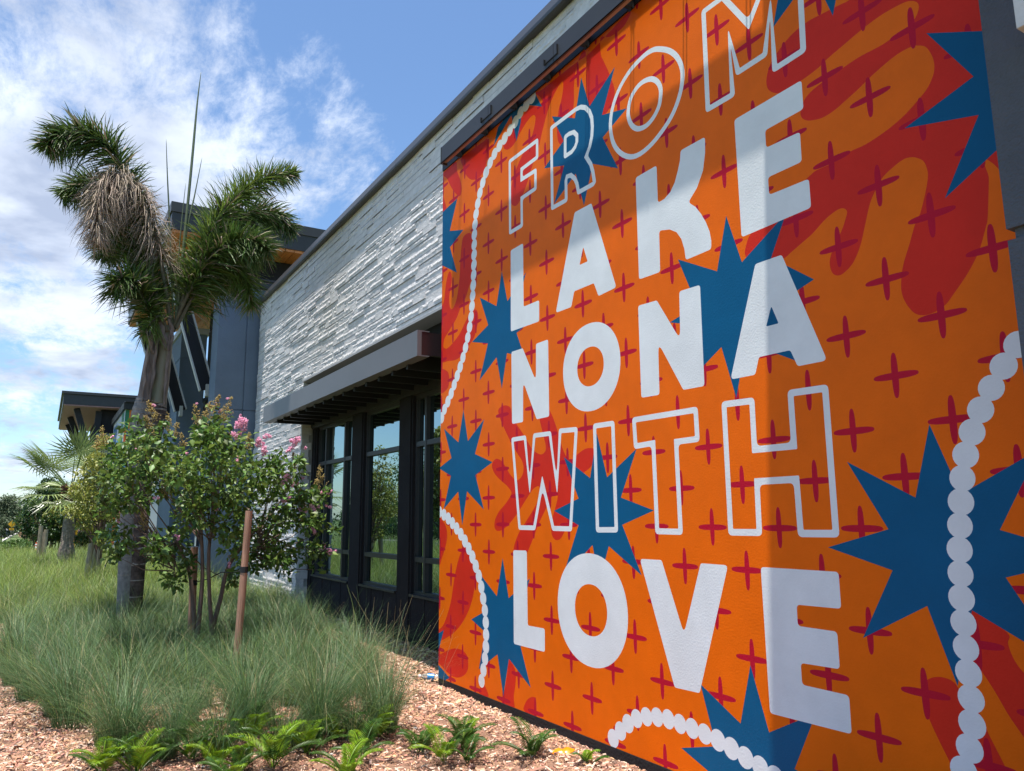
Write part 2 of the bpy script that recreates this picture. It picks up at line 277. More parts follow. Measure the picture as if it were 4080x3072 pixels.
STARS=[[(-4557,5097),(-4456,4797),(-4132,4961),(-4303,4648),(-4011,4561),(-4303,4461),(-4131,4138),(-4435,4302),(-4561,4004),(-4660,4312),(-4974,4167),(-4817,4447),(-5114,4544),(-4820,4665),(-4982,4962),(-4656,4790)],[(-7149,4850),(-6745,4884),(-6914,4582),(-6603,4491),(-6905,4398),(-6744,4075),(-7104,4262)],[(-5835,3834),(-5738,3522),(-5419,3701),(-5570,3439),(-5394,3239),(-5585,3195),(-5454,2951),(-5750,3045),(-5844,2736),(-5938,3040),(-6261,2875),(-6097,3203),(-6412,3279),(-6092,3379),(-6256,3688),(-5937,3525)],[(-3554,3262),(-3220,3085),(-3122,3411),(-3021,3085),(-2685,3273),(-2807,3046),(-2537,2845),(-2762,2778),(-2695,2430),(-3027,2597),(-3123,2280),(-3218,2606),(-3462,2465),(-3394,2780),(-3656,2858),(-3403,2911)],[(-6586,2636),(-6491,2321),(-6168,2498),(-6348,2186),(-6017,2088),(-6339,1988),(-6177,1668),(-6504,1842),(-6599,1523),(-6688,1845),(-7004,1682),(-6849,2007),(-7123,2096),(-6839,2181),(-7010,2491),(-6690,2325)],[(-4470,2203),(-4363,1876),(-4031,2055),(-4215,1728),(-3878,1636),(-4209,1541),(-4023,1211),(-4365,1392),(-4485,1134),(-4555,1394),(-4939,1144),(-4722,1536),(-5044,1645),(-4715,1733),(-4897,2057),(-4565,1879)],[(-5843,1250),(-5744,922),(-5409,1105),(-5555,818),(-5332,652),(-5559,554),(-5410,259),(-5745,431),(-5842,116),(-5938,439),(-6270,265),(-6153,596),(-6413,679),(-6128,785),(-6292,1116),(-5946,922)],[(-7133,460),(-6976,521),(-7075,345),(-7128,274)],[(-7127,191),(-6848,97),(-6972,45),(-7123,20)],[(-5750,5330),(-5896,5286),(-5984,5129),(-5684,5279),(-5648,5290),(-5558,4995),(-5485,5140),(-5468,5212),(-5351,5248),(-5132,5127),(-5238,5305),(-5274,5320)],[(-2650,4715),(-2638,4573),(-2683,4424),(-2536,4508),(-2454,4542),(-2370,4470),(-2333,4379),(-2295,4260),(-2270,4339),(-2243,4445)],[(-1576,3743),(-1815,3873),(-1629,3548),(-1966,3452),(-1627,3359),(-1812,3033),(-1575,3163),(-1464,3183),(-1423,3657)],[(-1989,2006),(-1911,1776),(-1857,1697),(-1547,1858),(-1734,1533),(-1408,1434),(-1732,1339),(-1545,1012),(-1884,1193),(-1979,869),(-2081,1193),(-2417,1013),(-2233,1341),(-2575,1437),(-2236,1531),(-2427,1862),(-2088,1676)],[(-3526,612),(-3227,453),(-3131,780),(-3027,450),(-2718,609),(-2874,305),(-2637,269),(-3181,-156),(-3410,106),(-3713,210),(-3423,287)]]
CHAINS=[[(-5287,5292),(-5414,5262),(-5501,5238),(-5592,5187),(-5691,5151),(-5791,5110),(-5902,5073),(-5991,5030),(-6066,4975),(-6145,4905),(-6205,4830),(-6258,4753),(-6302,4656),(-6339,4548),(-6358,4455),(-6369,4362),(-6372,4261),(-6374,4156),(-6377,4052),(-6382,3956),(-6390,3858),(-6401,3752),(-6414,3652),(-6431,3555),(-6456,3462),(-6492,3367),(-6532,3279),(-6583,3192),(-6634,3112),(-6698,3026),(-6763,2947),(-6828,2866),(-6894,2792),(-6965,2731),(-7039,2655),(-7085,2590)],[(-7097,1655),(-7003,1628),(-6896,1587),(-6791,1535),(-6689,1477),(-6592,1415),(-6500,1341),(-6419,1263),(-6347,1180),(-6279,1086),(-6225,982),(-6185,867),(-6152,753),(-6140,638),(-6138,517),(-6150,408),(-6178,299),(-6210,199),(-6252,109)],[(-4375,115),(-4302,174),(-4218,241),(-4126,293),(-4027,325),(-3923,344),(-3815,353),(-3710,347),(-3604,343),(-3499,334),(-3394,322),(-3290,300),(-3186,275),(-3089,253),(-2991,225)],[(-1581,2298),(-1645,2218),(-1704,2133),(-1758,2045),(-1804,1953),(-1842,1855),(-1867,1753),(-1884,1650),(-1899,1546),(-1911,1444),(-1918,1341),(-1924,1239),(-1927,1135),(-1927,1029),(-1927,925),(-1927,824),(-1934,721),(-1957,614),(-1989,524)]]
BLOBS=[[(-6660,5295),(-6599,5299),(-6343,5282),(-6173,5270),(-6100,5257),(-6095,5130),(-6110,5042),(-6174,4954),(-6266,4925),(-6361,4939),(-6458,4982),(-6557,5072),(-6618,5177),(-6670,5269)],[(-7124,5301),(-6957,5307),(-6775,5303),(-6752,5191),(-6678,5060),(-6647,4958),(-6673,4888),(-6760,4931),(-6888,5062),(-6999,5209),(-7094,5273)],[(-7107,5063),(-7039,4954),(-6992,4824),(-7113,4773)],[(-5143,5287),(-4973,5280),(-4797,5275),(-4591,5261),(-4420,5250),(-3952,5308),(-4010,5229),(-4173,5237),(-4272,5295),(-4299,5273),(-4296,5155),(-4269,5091),(-4212,4968),(-4153,4816),(-4145,4745),(-4181,4681),(-4249,4639),(-4328,4647),(-4440,4747),(-4474,4795),(-4495,5025),(-4482,5193),(-4491,5286),(-4527,5314),(-4578,5278),(-4631,5194),(-4658,5063),(-4662,4944),(-4695,4807),(-4749,4736),(-4789,4675),(-4823,4653),(-4866,4656),(-4900,4708),(-4911,4811),(-4895,4894),(-4879,4978),(-4841,5041),(-4812,5126),(-4810,5187),(-4839,5202),(-4921,5161),(-5006,5090),(-5078,4990),(-5138,4883),(-5191,4779),(-5250,4703),(-5311,4627),(-5380,4526),(-5465,4431),(-5551,4377),(-5614,4387),(-5662,4435),(-5669,4517),(-5652,4598),(-5602,4685),(-5530,4761),(-5436,4835),(-5328,4900),(-5267,4976),(-5238,5058),(-5246,5095),(-5286,5116),(-5369,5103),(-5478,5057),(-5558,5004),(-5631,4978),(-5712,4978),(-5779,5016),(-5792,5063),(-5744,5115),(-5621,5131),(-5540,5157),(-5445,5192),(-5367,5216),(-5307,5217),(-5132,5131),(-5144,5211),(-5230,5306)],[(-6502,4422),(-6430,4379),(-6387,4239),(-6386,4052),(-6423,3926),(-6486,3844),(-6549,3761),(-6653,3687),(-6758,3585),(-6921,3494),(-7018,3438),(-7045,3366),(-7016,3334),(-6946,3321),(-6809,3357),(-6676,3417),(-6573,3494),(-6471,3569),(-6372,3594),(-6310,3568),(-6286,3502),(-6298,3433),(-6371,3317),(-6445,3272),(-6596,3192),(-6753,3165),(-6916,3182),(-7114,3226),(-7120,3537),(-7111,3771),(-7040,3846),(-7000,4007),(-6959,4101),(-6917,4135),(-6875,4103),(-6860,4021),(-6905,3903),(-6912,3788),(-6869,3720),(-6814,3726),(-6747,3798),(-6708,3903),(-6683,4024),(-6671,4161),(-6646,4321),(-6607,4411)],[(-7111,3114),(-6955,3082),(-6908,3024),(-6906,2948),(-6952,2893),(-7107,2880)],[(-5911,2541),(-5863,2572),(-5779,2576),(-5697,2545),(-5664,2475),(-5597,2390),(-5509,2311),(-5413,2215),(-5341,2147),(-5229,2102),(-5162,2117),(-5147,2159),(-5171,2228),(-5204,2309),(-5236,2402),(-5230,2470),(-5148,2504),(-5090,2452),(-5043,2391),(-4997,2310),(-4952,2219),(-4908,2119),(-4838,2034),(-4784,2026),(-4712,2067),(-4607,2100),(-4515,2093),(-4492,2061),(-4510,2008),(-4562,1956),(-4648,1920),(-4719,1878),(-4765,1808),(-4803,1727),(-4833,1646),(-4862,1564),(-4910,1481),(-4966,1429),(-5032,1422),(-5078,1458),(-5086,1521),(-5065,1595),(-5025,1669),(-4990,1752),(-5022,1774),(-5099,1734),(-5170,1649),(-5251,1563),(-5324,1465),(-5398,1365),(-5462,1298),(-5569,1283),(-5656,1313),(-5638,1381),(-5566,1473),(-5457,1563),(-5351,1651),(-5267,1737),(-5239,1813),(-5265,1845),(-5347,1822),(-5454,1742),(-5563,1653),(-5675,1574),(-5766,1522),(-5860,1486),(-5943,1482),(-5983,1515),(-5973,1574),(-5906,1645),(-5799,1708),(-5713,1771),(-5690,1811),(-5763,1866),(-5880,1924),(-5976,1982),(-6025,2046),(-6005,2094),(-5939,2114),(-5859,2090),(-5784,2032),(-5693,1951),(-5593,1908),(-5515,1942),(-5488,2003),(-5513,2068),(-5589,2137),(-5690,2239),(-5781,2343),(-5864,2449)],[(-7143,1574),(-7017,1561),(-6940,1494),(-6923,1415),(-6952,1322),(-7026,1214),(-7132,1103)],[(-6630,1262),(-6492,1342),(-6384,1295),(-6336,1187),(-6336,1041),(-6382,881),(-6488,726),(-6650,586),(-6848,482),(-7131,389),(-7133,480),(-6997,560),(-6895,685),(-6824,819),(-6783,949),(-6727,1105)],[(-7128,248),(-6904,337),(-6732,381),(-6580,381),(-6498,351),(-6471,295),(-6484,222),(-6564,162),(-6701,124),(-6842,128),(-6990,167),(-7127,210)],[(-5745,426),(-5669,383),(-5637,324),(-5649,226),(-5672,148),(-5673,41),(-5860,59),(-5826,152),(-5779,301)],[(-6202,152),(-6129,120),(-6100,63),(-6264,67)],[(-5515,68),(-5493,129),(-5442,174),(-5371,198),(-5342,178),(-5354,54)],[(-2315,4306),(-2240,4296),(-2200,4290),(-2134,4301),(-1767,4312),(-1321,3995),(-1434,2986),(-1613,3141),(-1615,3059),(-1622,2998),(-1639,2878),(-1652,2836),(-1691,2741),(-1747,2657),(-1816,2581),(-1857,2540),(-1909,2517),(-1961,2513),(-2006,2533),(-2041,2585),(-2059,2643),(-2057,2704),(-2039,2780),(-1999,2871),(-1964,2954),(-1932,3004),(-1895,3103),(-1879,3165),(-1879,3206),(-1894,3253),(-1937,3289),(-1984,3299),(-2043,3281),(-2104,3248),(-2145,3199),(-2181,3140),(-2221,3028),(-2252,2944),(-2297,2871),(-2348,2834),(-2389,2825),(-2423,2848),(-2435,2904),(-2418,2959),(-2380,3014),(-2343,3069),(-2318,3120),(-2310,3147),(-2322,3167),(-2349,3177),(-2399,3167),(-2451,3144),(-2524,3099),(-2597,3068),(-2671,3037),(-2724,3017),(-2810,3018),(-2959,3079),(-2992,3119),(-2989,3160),(-2948,3231),(-2841,3300),(-2644,3375),(-2513,3428),(-2468,3441),(-2375,3441),(-2267,3460),(-2173,3461),(-2059,3483),(-1963,3517),(-1890,3560),(-1839,3597),(-1804,3649),(-1794,3700),(-1803,3755),(-1825,3806),(-1862,3835),(-1896,3847),(-1966,3846),(-2041,3828),(-2118,3802),(-2183,3775),(-2265,3747),(-2333,3726),(-2401,3719),(-2452,3728),(-2503,3748),(-2536,3780),(-2542,3820),(-2515,3872),(-2463,3903),(-2374,3922),(-2264,3935),(-2167,3944),(-2052,3940),(-1993,3944),(-1928,3950),(-1869,3974),(-1842,4008),(-1838,4043),(-1859,4072),(-1899,4092),(-1963,4099),(-2037,4099),(-2131,4086),(-2237,4062),(-2347,4036),(-2410,4014),(-2500,4000),(-2592,3995),(-2659,3995),(-2715,4024),(-2751,4068),(-2757,4123),(-2737,4183),(-2698,4231),(-2626,4277),(-2547,4309),(-2454,4321),(-2384,4315)],[(-1884,1198),(-1752,1119),(-1752,1076),(-1743,1034),(-1722,990),(-1681,949),(-1616,919),(-1653,591),(-1731,715),(-1781,790),(-1820,864),(-1859,929),(-1881,960),(-1901,979),(-1938,1063)],[(-2139,838),(-2114,871),(-2075,890),(-2032,894),(-1992,881),(-1962,836),(-1927,793),(-1895,772),(-1870,702),(-1839,635),(-1810,570),(-1786,504),(-2003,444),(-2040,532),(-2079,611),(-2114,688),(-2138,757),(-2143,803)]]

MX0, MX1, MZ0, MZ1 = -7.09, -0.40, 0.06, 5.315
mural = thing('mural_wall', 'stucco wall painted orange with red shapes, blue starbursts and large white lettering', 'mural', (-4.0, 0, 0))
wall = MB(); wall.box(MX0, MX1+1.6, 0.012, 0.50, -0.2, 5.38); wall.build('wall_body', M_BLACKSTUCCO, mural)
def lattice():
    out = []
    for k in range(-1, 27):
        x = -6.828 + .24732*k; z0 = .330 if k % 2 else .089
        for n in range(-1, 12):
            z = z0 + .4815*n
            if z < MZ1+.12: out.append((x, z))
    return out
def ngon_ellipse(cx, cz, rx, rz, n=40, e=2.0):
    return [(cx+rx*math.copysign(abs(math.cos(a))**(2/e), math.cos(a)), cz+rz*math.copysign(abs(math.sin(a))**(2/e), math.sin(a))) for a in (2*math.pi*i/n for i in range(n))]
def rounded(P, r, n=4):
    out = []; m = len(P)
    for i in range(m):
        a, b, c = (np.array(P[j % m], float) for j in (i-1, i, i+1)); u = a-b; v = c-b; lu, lv = np.hypot(*u), np.hypot(*v)
        u /= lu; v /= lv; ang = math.acos(max(-1, min(1, float(u@v))))
        if ang > R(150): out.append(tuple(b)); continue
        d = min(r/math.tan(ang/2), .4*lu, .4*lv)
        for k in range(n+1):
            t = k/n; q = (b+u*d)*(1-t)**2 + 2*b*t*(1-t) + (b+v*d)*t*t; out.append(tuple(q))
    return out
def area(P): return .5*sum(P[i][0]*P[(i+1)%len(P)][1]-P[(i+1)%len(P)][0]*P[i][1] for i in range(len(P)))
def offset(P, d):
    if area(P) < 0: P = P[::-1]
    out = []; m = len(P)
    for i in range(m):
        a, b, c = (np.array(P[j % m], float) for j in (i-1, i, i+1)); e1 = (b-a)/np.hypot(*(b-a)); e2 = (c-b)/np.hypot(*(c-b))
        n1 = np.array([e1[1], -e1[0]]); n2 = np.array([e2[1], -e2[0]]); bi = n1+n2; bi /= np.hypot(*bi); s = min(1/max(.35, float(bi@n1)), 3.4)
        out.append(tuple(b+bi*d*s))
    return out
mm = lambda P: [(p[0]/1000, p[1]/1000) for p in P]
shapes = []      # (layer, material, rings, group id)   group id: None = the painted field
for P in BLOBS: shapes.append((1, 1, [[tuple(q) for q in catmull(mm(P), 5, True)]], None))
for (x, z) in lattice():
    j = random.uniform(-.004, .004); w = .0175
    shapes.append((2, 2, [ngon_ellipse(x, z+j, .115, w, 20, 2.7)], None)); shapes.append((2, 2, [ngon_ellipse(x+j, z, w, .111, 20, 2.7)], None))
for i, P in enumerate(STARS): shapes.append((3, 3, [mm(P)], ('starburst', i)))
for c in CHAINS:
    c = mm(c); pts = np.array(catmull(c, 10)); seg = np.hypot(*(pts[1:]-pts[:-1]).T); cum = np.concatenate([[0], np.cumsum(seg)]); pit = .1035
    n = int(cum[-1]/pit)
    for k in range(n+1):
        x = np.interp(k*pit, cum, pts[:, 0]); z = np.interp(k*pit, cum, pts[:, 1]); rr = .0575+random.uniform(-.002, .002)
        shapes.append((4, 4, [ngon_ellipse(x, z, rr, rr*1.02, 22)], None))
for i, (ch, kind, rings) in enumerate(LETTERS):
    g = ('letter', i)
    if kind == 'ell': rr = [ngon_ellipse(a/1000, b/1000, c/1000, d/1000, 56, 2.1) for a, b, c, d in rings]
    elif kind == 'solid': rr = [rounded(mm(p), .022 if n == 0 else .006) for n, p in enumerate(rings)]
    else:
        rr = []
        for n, p in enumerate(rings):
            q = mm(p)
            if ch == 'O': q = [tuple(v) for v in catmull(q, 3, True)]
            if ch == 'O': rr += [offset(q, .019), offset(q, -.019)]
            else: rr += [rounded(offset(q, .019), .03), rounded(offset(q, -.019), .008)]
    shapes.append((5, 4, rr, g))
V2, E2 = [], []
def addring(P):
    k = len(V2); n = len(P)
    for (x, z) in P: V2.append(Vector((x+random.uniform(-1e-5, 1e-5), z+random.uniform(-1e-5, 1e-5))))
    for i in range(n): E2.append((k+i, k+(i+1) % n))
big = [s for s in shapes if s[0] in (4, 5)]
def boxof(P): a = np.array(P); return a[:, 0].min(), a[:, 0].max(), a[:, 1].min(), a[:, 1].max()
for s in shapes:
    for P in s[2]:
        b = boxof(P)
        if b[1] < MX0 or b[0] > MX1 or b[3] < MZ0 or b[2] > MZ1: continue
        addring(P)
addring([(MX0, MZ0), (MX1, MZ0), (MX1, MZ1), (MX0, MZ1)])
ov, oe, of_, *_r = delaunay_2d_cdt(V2, E2, [], 0, 1e-6)
OV = np.array([(v.x, v.y) for v in ov]); OF = np.array([tuple(f) for f in of_ if len(f) == 3])
cen = OV[OF].mean(axis=1)
keep = (cen[:, 0] > MX0) & (cen[:, 0] < MX1) & (cen[:, 1] > MZ0) & (cen[:, 1] < MZ1); OF = OF[keep]; cen = cen[keep]
def inside(P, C):
    P = np.array(P); x, y = C[:, 0], C[:, 1]; r = np.zeros(len(C), bool); n = len(P)
    for i in range(n):
        x1, y1 = P[i]; x2, y2 = P[(i+1) % n]
        if y1 == y2: continue
        c = ((y1 > y) != (y2 > y)) & (x < (x2-x1)*(y-y1)/(y2-y1)+x1); r ^= c
    return r
mi = np.zeros(len(OF), int); gi = np.full(len(OF), -1)
for si, (lay, m, rings, g) in enumerate(shapes):
    b = boxof(rings[0]); sel = np.where((cen[:, 0] > b[0]-.05) & (cen[:, 0] < b[1]+.05) & (cen[:, 1] > b[2]-.05) & (cen[:, 1] < b[3]+.05))[0]
    if not len(sel): continue
    r = np.zeros(len(sel), bool)
    for P in rings: r ^= inside(P, cen[sel])
    mi[sel[r]] = m; gi[sel[r]] = si if g else -1
PM = [M_ORANGE, M_RED, M_CRIM, M_BLUE, M_WHITE]
def part(sel, name, mats, mids, parent, label=None):
    if not len(sel): return
    f = OF[sel]; u, inv = np.unique(f.ravel(), return_inverse=True); V = np.stack([OV[u][:, 0], np.zeros(len(u)), OV[u][:, 1]], 1)
    F = inv.reshape(-1, 3); a = V[F]; nrm = np.cross(a[:, 1]-a[:, 0], a[:, 2]-a[:, 0])[:, 1]; F = np.where((nrm > 0)[:, None], F[:, ::-1], F)
    o = stuffmesh(name, V, F, mats, mids, parent=parent)
    if label: o['label'] = label
    return o
sel = np.where(gi < 0)[0]; part(sel, 'painted_field', PM, mi[sel], mural)
rowname = lambda i: ['FROM', 'FROM', 'FROM', 'FROM', 'LAKE', 'LAKE', 'LAKE', 'LAKE', 'NONA', 'NONA', 'NONA', 'LOVE', 'LOVE', 'LOVE', 'NONA', 'LOVE', 'WITH', 'WITH', 'WITH', 'WITH'][i]
for si, (lay, m, rings, g) in enumerate(shapes):
    if not g: continue
    sel = np.where(gi == si)[0]
    lab = None
    if g[0] == 'letter': lab = ('outlined' if LETTERS[g[1]][1].startswith('line') else 'solid') + ' white letter %s in the word %s' % (LETTERS[g[1]][0], rowname(g[1]))
    part(sel, g[0], [PM[m]], np.zeros(len(sel), int), mural, lab)
mb = MB(); mb.box(MX0-.0, MX1, .004, .012, MZ0, MZ1); mb.build('render_edge', M_RED, mural)
mb = MB(); mb.box(MX0+.01, MX1+1.6, -.012, .011, 5.317, 5.43); mb.box(MX0, MX1+1.6, -.03, .55, 5.43, 5.455); mb.build('top_flashing', M_BLACKMETAL, mural)
mb = MB(); mb.box(MX0+.01, MX1+1.6, -.004, .011, -.1, .058); mb.build('base_strip', M_BLACKSTUCCO, mural)

# ================================================================== LIGHT RAIL above the mural
rail = thing('light_rail', 'long dark metal light rail held on brackets along the top of the mural', 'light fixture', (-4, -.15, 5.3))
RY0, RY1, RZ0, RZ1 = -.185, -.116, 5.225, 5.41
def railseg(x0, x1):
    mb = MB(); mb.box(x0, x1, RY0, RY0+.006, RZ0+.012, RZ1)
    mb.box(x0, x1, RY0+.006, RY1, RZ1-.006, RZ1-.001); mb.box(x0, x1, RY1-.006, RY1, RZ0+.03, RZ1-.006)
    mb.add([(x0, RY0-.004, RZ0), (x1, RY0-.004, RZ0), (x1, RY0-.004, RZ0+.012), (x0, RY0-.004, RZ0+.012)], [(0,1,2,3)])
    mb.box(x0, x1, RY0-.004, RY0+.012, RZ0, RZ0+.012); return mb.build('rail_section', M_DARKBRONZE, rail)
joints = [-6.755, -5.76, -4.68, -3.6, -2.5, -1.4, -.2]
M_LENS = mat('rail_underside', (.25, .24, .24), rough=.25, spec=.8, bump=.3, bscale=30)
for a, b in zip(joints, joints[1:]):
    railseg(a+.003, b-.003)
    mb = MB(); mb.box(a+.004, b-.004, RY0+.014, RY1-.008, RZ0+.022, RZ0+.032); mb.build('lens', M_LENS, rail)
mb = MB(); mb.box(-6.765, -6.752, RY0-.003, RY1+.002, RZ0, RZ1+.002); mb.build('end_cap', M_DARKBRONZE, rail)
for k in range(12):
    x = -6.64+.5475*k; mb = MB()
    mb.box(x-.03, x+.03, -.018, -.013, 5.29, 5.41); mb.box(x+.012, x+.018, RY1, -.016, 5.30, 5.40); mb.box(x-.018, x-.012, RY1, -.016, 5.30, 5.40)
    for zz in (5.315, 5.385): mb.tube([(x, -.018, zz), (x, -.026, zz)], .007, 6)
    mb.build('bracket', M_BLACKMETAL, rail)
for x in (-5.86, -4.78, -3.7):
    mb = MB(); mb.box(x-.025, x-.018, RY0-.016, RY0, RZ0+.05, RZ0+.10); mb.box(x-.02, x+.16, RY0-.008, RY0, RZ0+.058, RZ0+.066); mb.box(x+.16, x+.165, RY0-.012, RY0, RZ0+.055, RZ0+.14)
    mb.build('clip', M_BLACKMETAL, rail)

# ================================================================== STONE WALL
stone = thing('stone_wall', 'pale split-face ledger stone wall with dark metal coping behind the mural', 'building wall', (-11, .5, 0))
YS = .45; SX0, SX1 = -17.63, 2.5; SZT = 6.46; PIERX = -13.89; SZB = 4.08
mb = MB(); mb.box(SX0+.005, SX1, YS+.05, YS+1.2, SZB+.02, SZT+.06); mb.box(SX0+.005, PIERX-.03, YS+.05, YS+1.2, -.1, SZB+.02); mb.build('wall_core', M_STONE_B, stone)
HS = (.072, .092, .108)
def stone_mesh(h, L, seed):
    r = random.Random(seed); n = max(8, int(L/.017)); V = []; F = []
    p = r.choice((0.001, .003, .005, .008, .011, .015)); lip = r.random() < .86; la = r.uniform(.004, .007); ph = r.random()*50; zl = r.uniform(.52, .70)
    lo = r.uniform(0, 1); hi = lo+r.uniform(0, .35)
    for i in range(n+1):
        x = L*i/n; t = i/n; k = 1.0
        if not lip: k = .12
        elif lo < t < hi: k = .2
        a = mnoise.noise(Vector((x*16+ph, seed*1.7, 0)))*.8+r.uniform(-.5, .5); b = mnoise.noise(Vector((x*40+ph, seed*2.3, 9)))+r.uniform(-1.1, 1.1); c = r.uniform(-1.6, 1.6)
        zb = h*(1-(1-zl)*k)-.002+b*.006*k; e = (p+la*(1+a*.9)*k)
        V += [(x, -p, .0012), (x, -p, max(.008, zb-.010*k-.002)), (x, -e, zb), (x, -e+.004*k+c*.0018*k, (zb+h)/2+a*.003*k), (x, -p+.003*k, h-.003+c*.001), (x, .045, h-.0015)]
    for i in range(n):
        for j in range(5): F.append((i*6+j, (i+1)*6+j, (i+1)*6+j+1, i*6+j+1))
    V += [(0, .045, .0015), (L, .045, .0015)]; k = len(V); F.append((0, 1, 2, 3, 4, 5, k-2)); e = n*6; F.append((e, e+1, e+2, e+3, e+4, e+5, k-1)[::-1])
    me = bpy.data.meshes.new('stone'); me.from_pydata(V, [], F); me.materials.append(M_STONE); me.update(); return me
VAR = {}
for hi_, h in enumerate(HS):
    VAR[hi_] = [(Lx, stone_mesh(h, Lx, hi_*100+q)) for q, Lx in enumerate((.30, .45, .60, .72, .85, 1.0, .38, .55, .66, .92))]
slots = []
r_ = random.Random(11)
def fill(x0, x1, z0, z1, rows=None):
    z = z0
    while z < z1-.03:
        hi_ = r_.choice((0, 1, 1, 2)); h = HS[hi_]; s = 1.0
        if z1-z < h*1.3: s = (z1-z)/h; 
        x = x0
        while x < x1-.01:
            Lx, me = r_.choice(VAR[hi_]); 
            if x1-x < Lx*1.35: sx = (x1-x)/Lx
            else: sx = 1
            slots.append((x, z, sx, s, Lx*sx, me)); x += Lx*sx
        z += h*s
z = .0
fill(SX0, PIERX, -.02, SZB); fill(SX0, 1.0, SZB, SZT)
def projpx(p):
    d = Vector(p)-CAMP; zc = d.dot(fwd); return (2040+3050*d.dot(r2)/zc, 1536-3050*d.dot(u2)/zc, zc) if zc > .1 else (1e9, 1e9, zc)
scored = []
for s in slots:
    X, Y, zc = projpx((s[0]+s[4]/2, YS, s[1]+.05)); vis = -100 < X < 2700 and -60 < Y < 3100
    if s[1] < 5.9 and s[0] > -7.6: vis = False          # behind the mural wall
    scored.append((0 if vis else 1, zc, s))
scored.sort(key=lambda q: (q[0], q[1]))
rest = MB()
for i, (nv, zc, (x, z, sx, sz, LL, me)) in enumerate(scored):
    if i < 299 and not nv:
        o = bpy.data.objects.new('stone', me); COL.objects.link(o); o.parent = stone; o.matrix_parent_inverse = Matrix.Translation(-stone.location)
        o.location = (x, YS+.045, z); o.scale = (sx, 1, sz)
    else:
        if z < 5.9 and x > -7.2: continue
        vs = [(x+v.co.x*sx, YS+.045+v.co.y, z+v.co.z*sz) for v in me.vertices]; rest.add(vs, [tuple(p.vertices) for p in me.polygons])
tag(rest.build('stone_courses', M_STONE, stone), None, None, kind='stuff')
mb = MB()                                                     # returns of the pier
z = 0.0
for i in range(30):
    h = .135; a, b = (0, 1) if i % 2 else (0, 1)
    mb.box(PIERX-.045, PIERX+r_.uniform(-.012, .012), YS+.052, YS+.20+r_.uniform(-.03, .05), z+.002, z+h-.002); mb.box(PIERX-.045, PIERX+r_.uniform(-.012, .008), YS+.26, .74, z+.002, z+h-.002); z += h
mb.build('pier_return', M_STONE, stone)
mb = MB(); mb.box(PIERX, SX1, YS+.01, YS+.6, SZB-.012, SZB+.018); mb.build('soffit_trim', M_STONE_B, stone)
x = SX0-.03
for k in range(8):
    x1 = [-14.9, -12.6, -9.42, -6.6, -4.2, -1.8, .6, 2.6][k]; mb = MB()
    y0 = YS-.055
    for (a, b, c, d) in [((y0, SZT-.015), (y0-.004, SZT+.02), (y0+.03, SZT+.125), (YS+1.25, SZT+.15))]:
        pr = [(y0, SZT-.015), (y0-.006, SZT+.015), (y0+.012, SZT+.12), (y0+.05, SZT+.135), (YS+1.25, SZT+.15), (YS+1.25, SZT-.01), (y0+.05, SZT+.0)]
        vs = [(xx, q[0], q[1]) for xx in (x+.002, x1-.002) for q in pr]; n = len(pr)
        mb.add(vs, [tuple(range(n)), tuple(range(n, 2*n))[::-1]]+[(i, i+n, (i+1) % n+n, (i+1) % n) for i in range(n)])
    mb.build('coping', M_COPING, stone); x = x1

# ================================================================== WINDOW WALL (black) under the stone
ww = thing('window_wall', 'black panelled wall with tall dark framed windows, between stone pier and mural', 'facade', (-10.5, .8, 0))
YW = .72
mb = MB(); mb.box(PIERX-.3, -6.9, 1.10, 1.25, -.1, 4.6); mb.box(-14.0, -6.9, YW+.02, 1.1, 3.30, 4.07); mb.build('back_wall', M_BLACKSTUCCO, ww)
mb = MB(); mb.box(-14.14, -6.95, YW-.05, YW+.04, 3.22, 3.33); mb.build('header', M_DARKBRONZE, ww)
for (a, b) in ((-14.15, -13.70), (-11.82, -11.28), (-9.89, -9.42), (-7.98, -7.5)):
    mb = MB(); mb.box(a, b, YW, 1.1, -.1, 3.22); mb.box(a+.045, b-.045, YW-.018, YW-.002, -.05, 3.215); mb.build('pilaster', M_BLACKSTUCCO, ww)
def window(x0, x1, mulls):
    fr = MB(); y0, y1 = .760, .84; t = .05; z0, z1 = .62, 3.22
    fr.box(x0, x0+t, y0, y1, z0, z1); fr.box(x1-t, x1, y0, y1, z0, z1); fr.box(x0+t, x1-t, y0, y1, z0, z0+t); fr.box(x0+t, x1-t, y0, y1, z1-t, z1)
    w = fr.build('window', M_DARKBRONZE, ww)
    xs = [x0+t]+mulls+[x1-t]; cols = []
    for i, m_ in enumerate(mulls):
        mb = MB(); mb.box(m_-.03, m_+.03, y0-.015, y1, z0+t, z1-t); mb.build('mullion', M_DARKBRONZE, w)
    for i in range(len(xs)-1):
        a = xs[i]+(.03 if i else 0); b = xs[i+1]-(.03 if i < len(xs)-2 else 0)
        for zt in (1.065, 2.56):
            mb = MB(); mb.box(a, b, y0-.01, y1, zt-.032, zt+.032); mb.build('transom', M_DARKBRONZE, w)
        for (za, zb) in ((z0+t, 1.033), (1.097, 2.528), (2.592, z1-t)):
            mb = MB(); mb.box(a, b, .800, .812, za, zb); mb.build('pane', M_GLASS, w)
    mb = MB(); mb.box(x0-.0, x1+.0, YW-.03, .758, .60, .63); mb.build('sill', M_DARKBRONZE, ww)
window(-13.70, -11.82, [-13.25, -12.25]); window(-11.28, -9.89, []); window(-9.42, -7.98, [-9.08])
